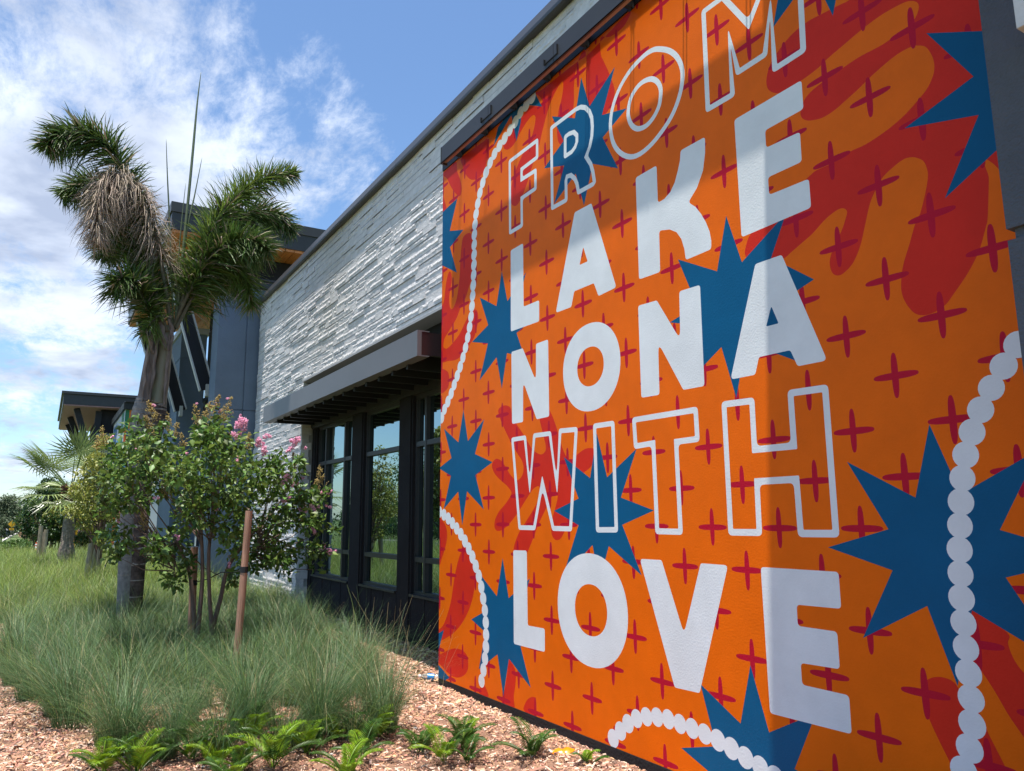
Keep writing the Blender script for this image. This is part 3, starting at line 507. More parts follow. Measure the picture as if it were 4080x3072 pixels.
for (a, b, cuts) in ((-13.70, -11.82, (-13.12, -12.65, -12.16)), (-11.28, -9.89, (-10.82, -10.36)), (-9.42, -7.98, (-8.98, -8.5))):
    xs = [a, *cuts, b]
    for i in range(len(xs)-1):
        mb = MB(); mb.box(xs[i]+.012, xs[i+1]-.012, YW, .742, -.08, .592); mb.build('wall_panel', M_BLACKSTUCCO, ww)
    mb = MB(); mb.box(a, b, .745, 1.1, -.1, .598); mb.build('panel_backing', M_BLACKMETAL, ww)
mb = MB(); mb.box(-14.1, -7.1, .70, .716, -.05, .035); mb.build('base_trim', M_BLACKMETAL, ww)

# ================================================================== LOUVRED AWNING
aw = thing('louvre_awning', 'flat grey metal awning with black louvre blades over the dark windows', 'awning', (-10.6, .2, 3.3))
mb = MB(); mb.box(-13.93, -7.26, -.20, -.15, 3.28, 3.56); mb.box(-13.93, -7.26, -.15, -.06, 3.28, 3.292); mb.box(-13.93, -7.26, -.15, -.06, 3.548, 3.56); mb.build('fascia', M_GREYMETAL, aw)
mb = MB(); mb.box(-7.31, -7.262, -.148, .70, 3.296, 3.545); mb.build('end_plate', mat('maroon_reflecting_metal', (.032, .019, .021), rough=.35), aw)
mb = MB(); mb.box(-13.92, -13.87, -.148, .70, 3.296, 3.545); mb.build('end_plate', M_BLACKMETAL, aw)
mb = MB(); mb.box(-13.86, -7.32, .55, .70, 3.34, 3.53); mb.build('rear_rail', M_BLACKMETAL, aw)
for k in range(14):
    x = -13.34+.43*k; mb = MB(); mb.box(x-.025, x+.025, -.10, .545, 3.225, 3.40); mb.build('louvre_blade', M_BLACKMETAL, aw)
    # flanged clip that carries the blade
    mb = MB(); mb.box(x-.03, x+.03, .40, .5, 3.40, 3.545); mb.build('blade_hanger', M_BLACKMETAL, aw)
mb = MB(); mb.box(-13.86, -7.32, -.055, .54, 3.50, 3.535); mb.build('deck', M_BLACKMETAL, aw)

# ================================================================== GREY PIER, right of the mural
pier = thing('grey_pier', 'slate grey stucco pier beside the right edge of the mural', 'pier', (-.8, -.3, 0))
PXL = at(4006, 890, Y=-.45).x
mb = MB(); mb.box(PXL, 2.2, -.45, -.001, -.1, 2.60); mb.box(PXL+.02, 2.2, -.43, -.001, 2.60, 2.645); mb.box(PXL, 2.2, -.45, -.001, 2.645, 6.7); mb.build('pier_body', M_GREYPIER, pier)
mb = MB(); mb.box(-2.58, 4.0, -2.2, .3, 6.80, 7.15); mb.build('overhead_canopy', M_BLACKMETAL, pier)
mb = MB(); pc = at(4053, 40, Y=-.62)
zz = at(4060, 112, Y=-.62).z
for i in range(20):
    dx = random.uniform(-.012, .02); mb.box(pc.x+dx, 1.8, -.62+random.uniform(-.012, .012), -.452, zz+.12*i+.002, zz+.12*(i+1)-.002)
mb.build('stone_cladding', M_STONE, pier)

# ================================================================== TOWER BLOCK behind the stone wall
tw = thing('tower_block', 'blue grey stucco tower under a flat dark canopy roof with cedar soffit', 'building', (-20, 2, 0))
YT = -.40
mb = MB()
def reveal_block(mb, x0, x1, y0, y1, z0, z1, cuts, g=.03, d=.02):
    zs = [z0]+[c for c in cuts]+[z1]
    for i in range(len(zs)-1):
        a = zs[i]+(g/2 if i else 0); b = zs[i+1]-(g/2 if i < len(zs)-2 else 0); mb.box(x0, x1, y0, y1, a, b)
    for c in cuts: mb.box(x0+d, x1-d, y0+d, y1-d, c-g/2, c+g/2)
reveal_block(mb, -18.45, -17.70, YT, .2, -.1, 6.86, (4.0, 6.34)); reveal_block(mb, -18.45, -17.70, .225, 1.6, -.1, 6.86, (4.0, 6.34)); mb.box(-18.43, -17.72, .2, .225, 0, 6.8)
mb.build('near_pier', M_BLUEGREY, tw)
mb = MB(); mb.box(-23.5, -18.45, .35, 2.5, -.1, 7.6); mb.box(-19.2, -17.78, -.30, 3.6, 6.92, 7.6); mb.build('dark_cladding', M_BLACKSTUCCO, tw)
mb = MB(); mb.box(-17.77, -17.60, -.34, .85, 6.86, 7.02); mb.box(-17.66, -17.56, -.36, .80, 7.02, 7.07); mb.build('gutter', M_DARKBRONZE, tw)
for (z0, z1) in ((0.2, 2.6), (2.75, 4.9), (5.05, 7.0)):
    for (a, b) in ((-20.9, -18.6), (-23.4, -21.05)):
        mb = MB(); mb.box(a, b, .325, .345, z0, z1); mb.build('dark_window', mat('dark_screen', (.018, .015, .014), rough=.5), tw)
mb = MB(); mb.box(-21.05, -20.9, .27, .348, 0, 7); mb.box(-23.4, -18.5, .26, .348, 4.92, 5.03); mb.build('window_bar', M_BLACKMETAL, tw)
mb = MB(); reveal_block(mb, -26.2, -23.5, YT, .3, -.1, 6.95, (6.2,)); mb.build('far_pier', M_BLUEGREY, tw)
mb = MB(); mb.box(-26.3, -23.42, YT-.05, .36, 6.95, 7.12); mb.build('pier_coping', mat('pale_coping', (.42, .43, .43), rough=.5), tw)
mb = MB(); mb.box(-18.42, -23.5, -.2, .33, -.1, .9) if False else mb.box(-23.5, -18.45, -.05, .33, -.1, .85); mb.build('low_wall', M_CONC, tw)
XN, XF, YO = -16.93, -26.5, -1.60
mb = MB(); mb.box(XF, XN, YO, 6.0, 7.68, 8.06); mb.box(XF-.03, XN+.03, YO-.03, 6.0, 8.062, 8.28); mb.build('canopy_roof', M_DARKBRONZE, tw)
mb = MB(); mb.box(XF-.01, XN-.5, YO-.012, YO-.002, 7.70, 8.05); mb.build('canopy_fascia', M_GREYMETAL, tw)
for k in range(34):
    a = YO+.02+.2*k
    mb = MB(); mb.box(XF+.05, XN-.03, a+.006, a+.194, 7.62, 7.678); mb.build('soffit_board', M_WOOD, tw)
mb = MB(); mb.box(XF, XN, 5.4, 6, 7.2, 7.6); mb.build('soffit_end', M_BLACKMETAL, tw)
def strut(p0, p1):
    a, b = Vector(p0), Vector(p1); mb = MB(); mb.bar(a, b, .045, .26, 0, (0, -1, .3)); s = mb.build('strut', M_BLACKMETAL, tw)
    t = (b-a).normalized(); n = Vector((1, 0, 0)); q = t.cross(n).normalized()
    for sg in (-1, 1):
        mb = MB(); mb.bar(a+q*sg*.15, b+q*sg*.15, .13, .035, 0, tuple(q)); mb.build('flange', M_FLANGELIT, s)
    mb = MB(); mb.box(a.x-.09, a.x+.09, a.y-.03, a.y+.05, a.z-.16, a.z+.12); mb.build('foot_plate', M_FLANGELIT, s)
for x in (-18.62, -24.95, -22.6):
    strut((x, YT-.02, 4.55), (x-.5, YO+.3, 7.62))

# ================================================================== FAR WING
fw = thing('far_wing', 'distant grey brick wing with flat canopy on raking black struts', 'building', (-48, 2, ground_z(-48, 0)))
mb = MB(); mb.box(-58, -45, -3.0, 4.0, 7.45, 7.98); mb.box(-58.1, -44.9, -3.1, 4, 7.982, 8.12); mb.build('canopy_roof', M_DARKBRONZE, fw)
mb = MB(); mb.box(-57.9, -45.05, -2.95, 3.9, 7.40, 7.448); mb.build('soffit', mat('tan_soffit', (.48, .27, .29), rough=.7, var=.1), fw)
mb = MB(); mb.box(-57.5, -46, -1.2, 4, 6.1, 7.38); mb.build('dark_band', M_BLACKSTUCCO, fw)
M_GBRICK = mat('grey_brick', (.25, .255, .265), rough=.9, var=.12, vscale=5, bump=.8, bscale=12, stretch=(1, 1, 8))
mb = MB(); mb.box(-57.5, -45.6, -1.35, 4, -1, 6.08)
for k in range(60): mb.box(-45.6, -45.585, -1.35, 4, -.6+.11*k, -.6+.11*k+.095)
mb.build('brick_wall', M_GBRICK, fw)
mb = MB(); mb.box(-45.57, -45.5, -2.0, -1.45, -.3, 2.6); mb.build('dark_door', M_BLACKMETAL, fw)
for (a, b) in (((-50, -1.4, 4.6), (-50, -2.55, 7.38)), ((-46, -1.4, 4.4), (-46, -2.35, 7.38)), ((-46, -1.42, 4.3), (-46, -1.3, 7.3)), ((-54, -1.4, 4.8), (-54, -2.55, 7.38))):
    mb = MB(); mb.bar(a, b, .2, .3); mb.build('strut', M_BLACKMETAL, fw)
mw = thing('striped_mural_block', 'far block painted with white, blue, green and orange stripes beyond the palm trunk', 'mural', (-38, 1, 0))
MX = -37.9; my = at(499, 1650, X=MX).y; ztop = at(505, 1632, X=MX).z
mb = MB(); mb.box(-44.5, MX, my, 3, -.5, ztop); mb.build('block', mat('pale_paint', (.55, .56, .58), rough=.6), mw)
mb = MB(); mb.box(-44.7, MX+.2, my-.10, 3, ztop, ztop+.30); mb.box(-44.6, MX+.3, my-.06, 3, ztop+.3, ztop+.36); mb.build('parapet_cap', M_BLACKMETAL, mw)
pal = dict(o=(.72, .17, .01), g=(.02, .16, .07), w=(.6, .62, .62), b=(.02, .10, .25), s=(.02, .30, .55), p=(.50, .14, .17), gg=(.36, .40, .28), oo=(.65, .12, .02))
def stripe(c, face, a, b, z0, z1):
    mb = MB()
    if face == 'x': mb.box(MX, MX+.015, my+a, my+b, z0, z1)
    else: mb.box(a, b, my-.015, my, z0, z1)
    mb.build('stripe', mat('stripe_'+c, pal[c], rough=.6), mw)
zz2 = lambda py: at(500, py, X=MX).z
stripe('g', 'x', .0, .16, zz2(1710), ztop-.02); stripe('o', 'x', .162, 1.2, zz2(1708), ztop-.02); stripe('oo', 'x', -.0, .1, zz2(1760), zz2(1711)); stripe('b', 'x', .102, 1.2, zz2(1775), zz2(1711))
stripe('s', 'x', .02, .6, zz2(1880), zz2(1840)); stripe('p', 'x', -.0, .14, zz2(2085), zz2(2035)); stripe('gg', 'x', .142, .5, zz2(2090), zz2(2030)); stripe('s', 'x', .0, .4, zz2(2160), zz2(2120)); stripe('oo', 'x', .0, .4, -.1, zz2(2162))
stripe('b', 'y', -44, -42, 4, 6.2); stripe('s', 'y', -41.5, -39.6, 3, 5.4); stripe('oo', 'y', -40, -38.6, .5, 3.0); stripe('g', 'y', -39.5, -38.4, 4, 6.4); stripe('b', 'y', -43, -40.5, .4, 2.2)
sc_ = thing('wall_sconce', 'small black wall lantern on the far striped wall', 'wall lamp', (-37.7, -.75, 2.0))
mb = MB(); mb.box(-37.95, -37.75, -.86, -.66, 1.75, 2.35); mb.box(-37.97, -37.73, -.88, -.64, 2.35, 2.40); mb.build('lantern', M_BLACKMETAL, sc_); mb = MB(); mb.box(-37.9, -37.85, -.66, -.62, 2.0, 2.1); mb.build('wall_arm', M_BLACKMETAL, sc_)
fe = thing('slatted_screen', 'pale vertical slatted screen behind the crepe myrtle stems', 'fence', (-26, -.6, 0))
for k in range(14):
    mb = MB(); mb.box(-27.2, -27.16, -1.05+.13*k, -.94+.13*k, .62, 1.35); mb.build('slat', mat('pale_slat', (.36, .34, .33), rough=.8), fe)
mb = MB(); mb.box(-27.25, -27.1, -1.1, .9, -.1, .58); mb.build('plinth', M_CONC, fe); mb = MB(); mb.box(-27.28, -27.05, -1.12, .9, .58, .62); mb.build('cap', M_CONC, fe)
yc = thing('yellow_cabinet', 'small yellow cabinet by the door beyond the fan palm', 'cabinet', (-44.5, -1.9, 0))
q = at(297, 2128, X=-44.5); mb = MB(); mb.box(-44.7, -44.3, q.y-.12, q.y+.12, -.2, q.z+.35); mb.build('body', mat('yellow_enamel', (.75, .45, .01), rough=.4), yc); mb = MB(); mb.box(-44.29, -44.28, q.y-.09, q.y+.09, .3, q.z+.25); mb.build('door', mat('yellow_enamel_door', (.68, .38, .01), rough=.4), yc)
q = at(318, 2120, X=-44.6); ps = thing('poster_board', 'small orange and white poster board right of the yellow cabinet', 'poster', (-44.6, q.y, 0))
mb = MB(); mb.box(-44.62, -44.6, q.y-.2, q.y+.2, q.z-.5, q.z+.4); mb.build('board', mat('poster_orange', (.62, .30, .10), rough=.6), ps)
mb = MB(); mb.box(-44.598, -44.59, q.y-.1, q.y+.12, q.z-.35, q.z+.1); mb.build('printed_sheet', mat('poster_lilac', (.45, .30, .42), rough=.6), ps)

# ================================================================== ROAD, KERBS, CARS, SIGNS far left
def strip(name, pts, w, zoff, m, h=0):
    mb = MB(); n = len(pts); vs = []
    for i, p in enumerate(pts):
        a = Vector((*pts[max(i-1, 0)], 0)); b = Vector((*pts[min(i+1, n-1)], 0)); t = (b-a).normalized(); s = Vector((-t.y, t.x, 0)); c = Vector((*p, 0))
        for sg in (-1, 1):
            q = c+s*sg*w/2; vs += [(q.x, q.y, ground_z(q.x, q.y)+zoff-(.02 if h else 0)), (q.x, q.y, ground_z(q.x, q.y)+zoff+h)] if h else [(q.x, q.y, ground_z(q.x, q.y)+zoff)]
    k = 4 if h else 2; fs = []
    for i in range(n-1):
        a, b = i*k, (i+1)*k
        if h: fs += [(a+1, b+1, b+3, a+3), (a, b, b+1, a+1), (a+2, a+3, b+3, b+2)]
        else: fs.append((a, b, b+1, a+1))
    if h: fs += [(0, 1, 3, 2), ((n-1)*4, (n-1)*4+2, (n-1)*4+3, (n-1)*4+1)]
    mb.add(vs, fs); return mb.build(name, m)
dirv = (-1.0, -.024)
far_road = [(-130-40*i, -17.5-.9*i+(0.0)) for i in range(16)]
struct(strip('road', [(-100, -40), (-130, -26), (-170, -19)]+[(-210-40*i, -17.0-.1*i) for i in range(12)], 14, .02, M_ASPHALT))
struct(strip('median_kerb', [(-118, -7.2), (-150, -9), (-200, -9.2), (-260, -8.8), (-400, -8.0)], .5, .02, M_CONC, .14))
struct(strip('pavement', [(-54, -16), (-57, -9), (-59.5, -5.6)], 2.2, .03, M_CONC, .02))
struct(strip('car_park_kerb', [(-80, -30), (-88, -12), (-97, -5.5), (-110, -3.2)], .9, .02, M_CONC, .13))
# the drive seen mirrored in the windows
drive = [(-10+(-3.2)*i, -13.5-.35*i-3.0*math.sin(i*.28)) for i in range(0, 22)]
struct(strip('drive', drive, 6.5, .014, M_ASPHALT))
for s_, nm in ((-3.4, 'drive_kerb'), (3.4, 'drive_kerb')):
    struct(strip(nm, [(p[0], p[1]+s_) for p in drive], .28, .012, M_CONC, .14))

def make_car(px, py, scale_m, X, col, label, side=False, heading=0):
    c = at(px, py, X=X); gz = ground_z(X, c.y); t = thing('parked_car', label, 'car', (X, c.y, gz+.02), group='cars on the distant road', local=True); t.rotation_euler = (0, 0, heading)
    bm_ = mat('car_paint_'+col[0], col[1], rough=.25, spec=.7); gl = mat('car_glass', (.02, .025, .03), rough=.08, spec=.9)
    mb = MB()
    prof = [(-2.25, .35), (-2.3, .62), (-2.15, .86), (-1.1, .97), (-.45, 1.0), (1.2, 1.0), (2.0, .92), (2.28, .7), (2.3, .38), (1.9, .25), (-1.9, .25)]
    n = len(prof); vs = [(x, y, z) for y in (-.88, .88) for x, z in prof]; mb.add(vs, [tuple(range(n)), tuple(range(n, 2*n))[::-1]]+[(i, (i+1) % n, (i+1) % n+n, i+n)[::-1] for i in range(n)]); body = mb.build('body', bm_, t)
    mb = MB(); pr = [(-1.05, .98), (-.35, 1.40), (.9, 1.42), (1.65, .99)]; vs = [(x, (y*(.78 if z > 1.2 else .84)), z) for y in (-1, 1) for x, z in pr]; mb.add(vs, [(0,1,2,3), (7,6,5,4), (0,4,5,1), (1,5,6,2), (2,6,7,3)]); mb.build('cabin_glass', gl, t)
    mb = MB(); mb.box(-.38, .95, -.68, .68, 1.40, 1.455); mb.build('roof', bm_, t)
    for sx in (-1.45, 1.45):
        for sy in (-.8, .8):
            mb = MB(); mb.tube([(sx, sy-.1, .33), (sx, sy+.1, .33)], .33, 14); w = mb.build('wheel', mat('tyre', (.015, .015, .015), rough=.9), t)
            mb = MB(); mb.tube([(sx, sy+(.101 if sy > 0 else -.101), .33), (sx, sy+(.115 if sy > 0 else -.115), .33)], .19, 10); mb.build('rim', mat('rim', (.4, .4, .42), rough=.3, metal=.8), w)
    for sy in (-.7, .7):
        mb = MB(); mb.box(2.26, 2.31, sy-.16, sy+.16, .62, .76); mb.build('tail_light', mat('tail_lens', (.4, .01, .01), rough=.3), t)
    return t
make_car(12, 2122, 1, -205, ('silver', (.42, .46, .50)), 'silver car at the left edge of the picture on the road', heading=.25)
make_car(63, 2099, 1, -330, ('dark', (.02, .02, .025)), 'dark car first in the distant row, right of the road sign', heading=1.2)
make_car(78, 2098, 1, -332, ('white', (.65, .65, .66)), 'white car second in the distant row of cars', heading=1.3)
make_car(92, 2099, 1, -328, ('black', (.01, .01, .012)), 'black car near the middle of the distant row', heading=1.3)
make_car(101, 2095, 1, -352, ('pale', (.5, .52, .56)), 'pale car behind the black one in the distant row', heading=1.2)
make_car(111, 2096, 1, -350, ('navy', (.03, .04, .07)), 'dark blue car last in the distant row before the shrubs', heading=1.5)

def diamond_sign(px, pybase, X, label, size=.76, gzz=None):
    c = at(px, 2088, X=X); gz = ground_z(X, c.y) if gzz is None else gzz; t = thing('warning_sign', label, 'road sign', (X, c.y, gz))
    y, zc = c.y, c.z; r = size*.7071; h = Vector((CAMP.x-X, CAMP.y-y, 0)).normalized() if X > -80 else Vector((1, .08, 0)).normalized(); s = Vector((-h.y, h.x, 0))
    def P(a, b, d): v = Vector((X, y, zc))+s*a+Vector((0, 0, b))+h*d; return tuple(v)
    mb = MB(); mb.add([P(0, r, .02), P(r, 0, .02), P(0, -r, .02), P(-r, 0, .02), P(0, r, -.0), P(r, 0, -.0), P(0, -r, -.0), P(-r, 0, -.0)], [(0,1,2,3), (7,6,5,4), (0,4,5,1), (1,5,6,2), (2,6,7,3), (3,7,4,0)]); mb.build('sign_plate', mat('sign_yellow', (.85, .42, .01), rough=.5), t)
    mb = MB(); mb.tube([P(0, .30, .024), P(0, .302, .026), P(0, .2, .026)], .06, 8); mb.bar(P(0, .2, .03), P(0, -.05, .03), .12, .01); mb.bar(P(0, -.05, .03), P(-.12, -.32, .03), .06, .01); mb.bar(P(0, -.05, .03), P(.12, -.32, .03), .06, .01); mb.bar(P(-.02, .15, .03), P(.16, -.02, .03), .05, .01); mb.build('pedestrian_symbol', M_BLACKMETAL, t)
    mb = MB(); a = P(-.3, -r-.42, .0); mb.bar(P(-.3, -r-.22, .01), P(.3, -r-.22, .01), .02, .32); mb.build('arrow_plate', mat('sign_yellow', (.85, .42, .01)), t)
    mb = MB(); mb.bar(P(-.16, -r-.16, .028), P(.14, -r-.28, .028), .01, .05); mb.build('arrow', M_BLACKMETAL, t)
    mb = MB(); mb.tube([P(0, -r-.4, -.03), (P(0, 0, -.03)[0], P(0, 0, -.03)[1], gz-.1)], .035, 6); mb.tube([P(0, r*.6, -.03), P(0, -r-.4, -.03)], .035, 6); mb.build('post', M_STAKEG, t)
diamond_sign(48, 2130, -140, 'yellow diamond pedestrian sign by the far road at the left')
cn = at(146, 2160, X=-62); gz = ground_z(-62, 0); t = thing('traffic_cone', 'orange traffic cone with white bands standing beyond the tall grass', 'traffic cone', (-62, cn.y, gz))
mb = MB(); mb.tube([(-62, cn.y, gz+.05), (-62, cn.y, gz+.75)], [.15, .035], 12); mb.box(-62.2, -61.8, cn.y-.2, cn.y+.2, gz, gz+.05); mb.build('cone', mat('cone_orange', (.80, .10, .01), rough=.5), t)
mb = MB(); mb.tube([(-62, cn.y, gz+.32), (-62, cn.y, gz+.46)], [.112, .086], 12); mb.tube([(-62, cn.y, gz+.54), (-62, cn.y, gz+.62)], [.082, .066], 12); mb.build('reflective_band', mat('cone_white', (.75, .75, .75), rough=.4), t)
hb = thing('distant_building', 'pale low building far beyond the parked cars', 'building', (-520, -25, -2))
q = at(71, 2078, X=-500); mb = MB(); mb.box(-530, -500, q.y-4, q.y+6, -2, q.z+2.2); mb.build('wall', mat('pale_wall', (.5, .52, .55), rough=.8), hb); mb = MB(); mb.box(-531, -499, q.y-5, q.y+7, q.z+2.2, q.z+2.8); mb.build('roof_edge', M_DARKBRONZE, hb)

# ================================================================== FOLIAGE TOOLS
def leaf_cloud(centres, radii, counts, size, aspect=.5, droop=.3, shell=.35, seed=1, flat=.85, bend=.25):
    """many folded leaves (2 quads each, 6 verts) spread through blobs; returns V, F"""
    g = np.random.default_rng(seed); Vs = []; 
    for c, r, n in zip(centres, radii, counts):
        d = g.normal(size=(n, 3)); d /= np.linalg.norm(d, axis=1)[:, None]; rad = r*(shell+(1-shell)*g.random(n)**.5) if not hasattr(r, '__len__') else None
        p = np.array(c)+d*rad[:, None]*np.array([1, 1, flat])
        ax = d*.8+g.normal(size=(n, 3))*.7; ax[:, 2] -= droop; ax /= np.linalg.norm(ax, axis=1)[:, None]
        upv = g.normal(size=(n, 3))*.55; upv[:, 2] += 1.0; s = np.cross(ax, upv); s /= np.linalg.norm(s, axis=1)[:, None]; nn = np.cross(s, ax)
        L = size*g.uniform(.6, 1.25, n)[:, None]; w = L*aspect*.5
        tip = p+ax*L-nn*L*bend; m = p+ax*L*.5
        a = m+s*w+nn*w*.35; b = m-s*w+nn*w*.35
        Vs.append(np.stack([p, a, tip, b, m-nn*L*.02], 1).reshape(-1, 3))
    V = np.concatenate(Vs); n = len(V)//5; i = np.arange(n)[:, None]*5
    F = np.concatenate([i+np.array([[0, 4, 1, 1]])*1, i+np.array([[0, 4, 1, 1]])*1]) if False else np.concatenate([i+np.array([[0, 1, 4]]), i+np.array([[1, 2, 4]]), i+np.array([[4, 2, 3]]), i+np.array([[0, 4, 3]])])
    return V, F
def tree(name, label, cat, base, height, spread, leafmat, trunkr=.08, seed=1, nblob=26, per=90, leaf=.22, crown0=.35, group=None, stems=1, barkm=None, shape=1.0):
    group = group or {'crepe_myrtle_shrub': 'staked shrubs behind the fan palm', 'roadside_tree': 'trees across the drive', 'broadleaf_tree': 'grey green trees at the far left'}.get(name)
    t = thing(name, label, cat, base, group); g = random.Random(seed); bx, by, bz = base; barkm = barkm or M_BARKD
    top = Vector((bx, by, bz+height)); mb = MB(); cs = []; rs = []
    for i in range(nblob):
        u = g.random(); zz = crown0+(1-crown0)*u; rad = spread*(math.sin(math.pi*min(1, .18+.78*(zz-crown0)/(1-crown0)))**.7)*shape; a = g.random()*6.283; rr = rad*math.sqrt(g.random())
        cs.append((bx+rr*math.cos(a), by+rr*math.sin(a), bz+height*zz*.94)); rs.append(spread*g.uniform(.20, .42))
    for s_ in range(stems):
        o = .12*s_*(1 if stems > 1 else 0); a0 = s_*2.1
        mb.tube([(bx+o*math.cos(a0), by+o*math.sin(a0), bz-.1), (bx+o*2*math.cos(a0)+.05, by+o*2*math.sin(a0), bz+height*crown0), (bx+o*3*math.cos(a0), by+o*3*math.sin(a0)+.05, bz+height*.85)], [trunkr, trunkr*.75, trunkr*.25], 7)
    mb.build('trunk', barkm, t)
    mb = MB()
    for c in cs[::2]:
        c = Vector(c); s0 = Vector((bx, by, bz+height*g.uniform(crown0*.7, crown0+.25))); mid = (s0+c)/2+Vector((0, 0, -.05*height)); mb.tube([s0, mid, c], [trunkr*.4, trunkr*.25, trunkr*.08], 5, cap=False)
    mb.build('limb', barkm, t)
    V, F = leaf_cloud(cs, rs, [per]*nblob, leaf, .6, .25, .25, seed)
    o = stuffmesh('crown', V, F, leafmat, parent=t); return t

# background trees and shrubs, left of the building
def bp(px, X): c = at(px, 2100, X=X); return (X, c.y, ground_z(X, c.y))
tree('broadleaf_tree', 'grey green tree at the far left beyond the road', 'tree', bp(20, -200), 9.0, 4.0, M_LEAFFAR, .25, 3, 40, 120, .5, .2)
tree('broadleaf_tree', 'smaller grey green tree beside the yellow road sign', 'tree', bp(50, -225), 7.5, 3.4, M_LEAFFAR, .22, 4, 34, 110, .5, .15)
tree('small_tree', 'thin young tree in front of the far left tree', 'tree', bp(9, -150), 4.2, 1.6, M_LEAFFAR, .12, 5, 16, 90, .35, .35)
tree('flowering_tree', 'dusty pink leaved tree at the end of the distant car row', 'tree', bp(124, -140), 4.6, 1.5, M_LEAFPINK, .14, 6, 26, 110, .30, .25, stems=3)
tree('flowering_tree', 'pale pink crepe myrtle just left of the staked shrubs', 'tree', bp(143, -95), 3.6, 1.1, M_LEAFPINK, .1, 16, 20, 110, .22, .3, stems=3)
fl = MB(); 
g = random.Random(9); cs = []; rs = []
for i in range(110):
    x = -620+g.uniform(-30, 30); y = -190+i*2.4+g.uniform(-4, 4); cs.append((x, y, -2+g.uniform(2, 9))); rs.append(g.uniform(4, 6.5))
V, F = leaf_cloud(cs, rs, [150]*len(cs), 1.6, .7, .2, .3, 77); tag(stuffmesh('far_woods', V, F, M_LEAFFAR), 'low line of distant woods on the horizon', 'woods', kind='stuff')
for i, (px_, X, h_, s_, m_, lb) in enumerate([
    (168, -52, 4.1, 1.3, M_LEAFM, 'green crepe myrtle with thin stakes, leftmost behind the fan palm'), (192, -46, 4.0, 1.2, M_LEAFD, 'dark green staked shrub directly left of the fan palm trunk'),
    (215, -54, 4.3, 1.4, M_LEAFM, 'bushy shrub hidden behind the fan palm fronds'), (240, -48, 3.6, 1.3, M_LEAFD, 'dark shrub just left of the fan palm trunk base'),
    (310, -46, 4.0, 1.4, M_LEAFY, 'yellow green shrub between fan palm and grey brick wall'), (345, -40, 3.2, 1.1, M_LEAFD, 'dark shrub below the grey brick wall')]):
    b = bp(px_, X); tree('crepe_myrtle_shrub', lb, 'shrub', b, h_, s_, m_, .05, 30+i, 26, 150, .15, .28, stems=3, barkm=M_BARK)
V, F = leaf_cloud([(-72-g.uniform(0, 12), -11+.42*i, ground_z(-75, 0)+.35) for i in range(17)]*2, [.8]*34, [220]*34, .2, .7, .1, .2, 55, flat=.6)
tag(stuffmesh('ground_hedge', V, F, M_LEAFM), 'low green hedge along the far edge of the tall grass', 'hedge', kind='stuff')

# trees, seen mirrored in the windows, across the drive
M_REFT = [M_LEAFM, M_LEAFD, M_LEAFY]
for i, (x, y, h_, s_) in enumerate([(-30, -9.5, 5.6, 1.0), (-36, -13.5, 5.2, 1.6), (-47, -16, 6.5, 2.4), (-58, -27, 8, 3.4), (-70, -28, 8, 3.6), (-44, -26, 7, 3.2), (-84, -33, 9, 4), (-34, -24, 6.5, 3), (-100, -34, 9, 4.2)]):
    tree('roadside_tree', ['slender young tree nearest the drive', 'small leafy tree on the near verge of the drive', 'bushy dark tree across the drive', 'tall rounded tree beyond the drive bend', 'broad tree beyond the drive, far row', 'leafy tree beyond the near kerb', 'large tree far along the drive', 'wide dark tree opposite the windows', 'furthest tree along the drive'][i], 'tree', (x, y, ground_z(x, y)), h_, s_, M_REFT[(i+2) % 3 if i < 2 else i % 2], .1, 60+i, 30, 110, .2 if i < 3 else .3, .3)
g = random.Random(19); cs = []; rs = []
for i in range(130):
    x = 10-i*1.3; cs.append((x+g.uniform(-2, 2), -34-.12*i+g.uniform(-3, 3), g.uniform(.8, 5.2)+ground_z(x, 0))); rs.append(g.uniform(1.6, 2.8))
V, F = leaf_cloud(cs, rs, [260]*len(cs), .5, .7, .2, .3, 78); tag(stuffmesh('opposite_woods', V, F, M_LEAFD), 'dark belt of woods across the drive, mirrored in the windows', 'woods', kind='stuff')

# ================================================================== FOXTAIL PALM (double trunk)
PX = -12.5
palm = thing('foxtail_palm', 'tall double trunked foxtail palm with one drooping dead frond', 'palm tree', (PX, -2.2, 0))
def A(px, py, X=PX): return at(px, py, X=X)
def trunk(path, rad, m, rings, nm):
    pts = catmull([tuple(A(*p)) for p in path], 10); rr = np.interp(np.linspace(0, 1, len(pts)), np.linspace(0, 1, len(rad)), rad)
    mb = MB(); mb.tube(pts, list(rr), 20); o = mb.build(nm, m, palm, smooth=True)
    if rings:
        mb = MB(); P = np.array(pts); n = rings; g = random.Random(3)
        for k in range(n):
            u = (k+.5+g.uniform(-.2, .2))/n*(len(P)-1); i = int(u); f = u-i; c = P[i]*(1-f)+P[min(i+1, len(P)-1)]*f; r = rr[i]
            tl = g.uniform(-.012, .012); mb = MB(); mb.tube([(c[0], c[1], c[2]-.008), (c[0], c[1]+tl*.2, c[2]-.003), (c[0], c[1]+tl*.2, c[2]+.005), (c[0], c[1], c[2]+.009)], [r*.995, r*1.03, r*1.025, r*.995], 16, cap=False)
            mb.build('leaf_scar', M_RING, o, smooth=True)
    return o
ztrunk = lambda px, dz: None
b1 = A(520, 2475); b2 = A(485, 2470)
trunk([(512, 2620), (524, 2460), (548, 2180), (562, 2000), (592, 1800), (618, 1670), (628, 1600)], [.155, .130, .126, .126, .135, .150, .118], M_PTRUNK, 26, 'trunk')
trunk([(494, 2600), (499, 2440), (509, 2170), (518, 2000), (537, 1820), (558, 1660), (573, 1590)], [.135, .118, .116, .115, .118, .124, .100], M_PTRUNK2, 22, 'trunk')
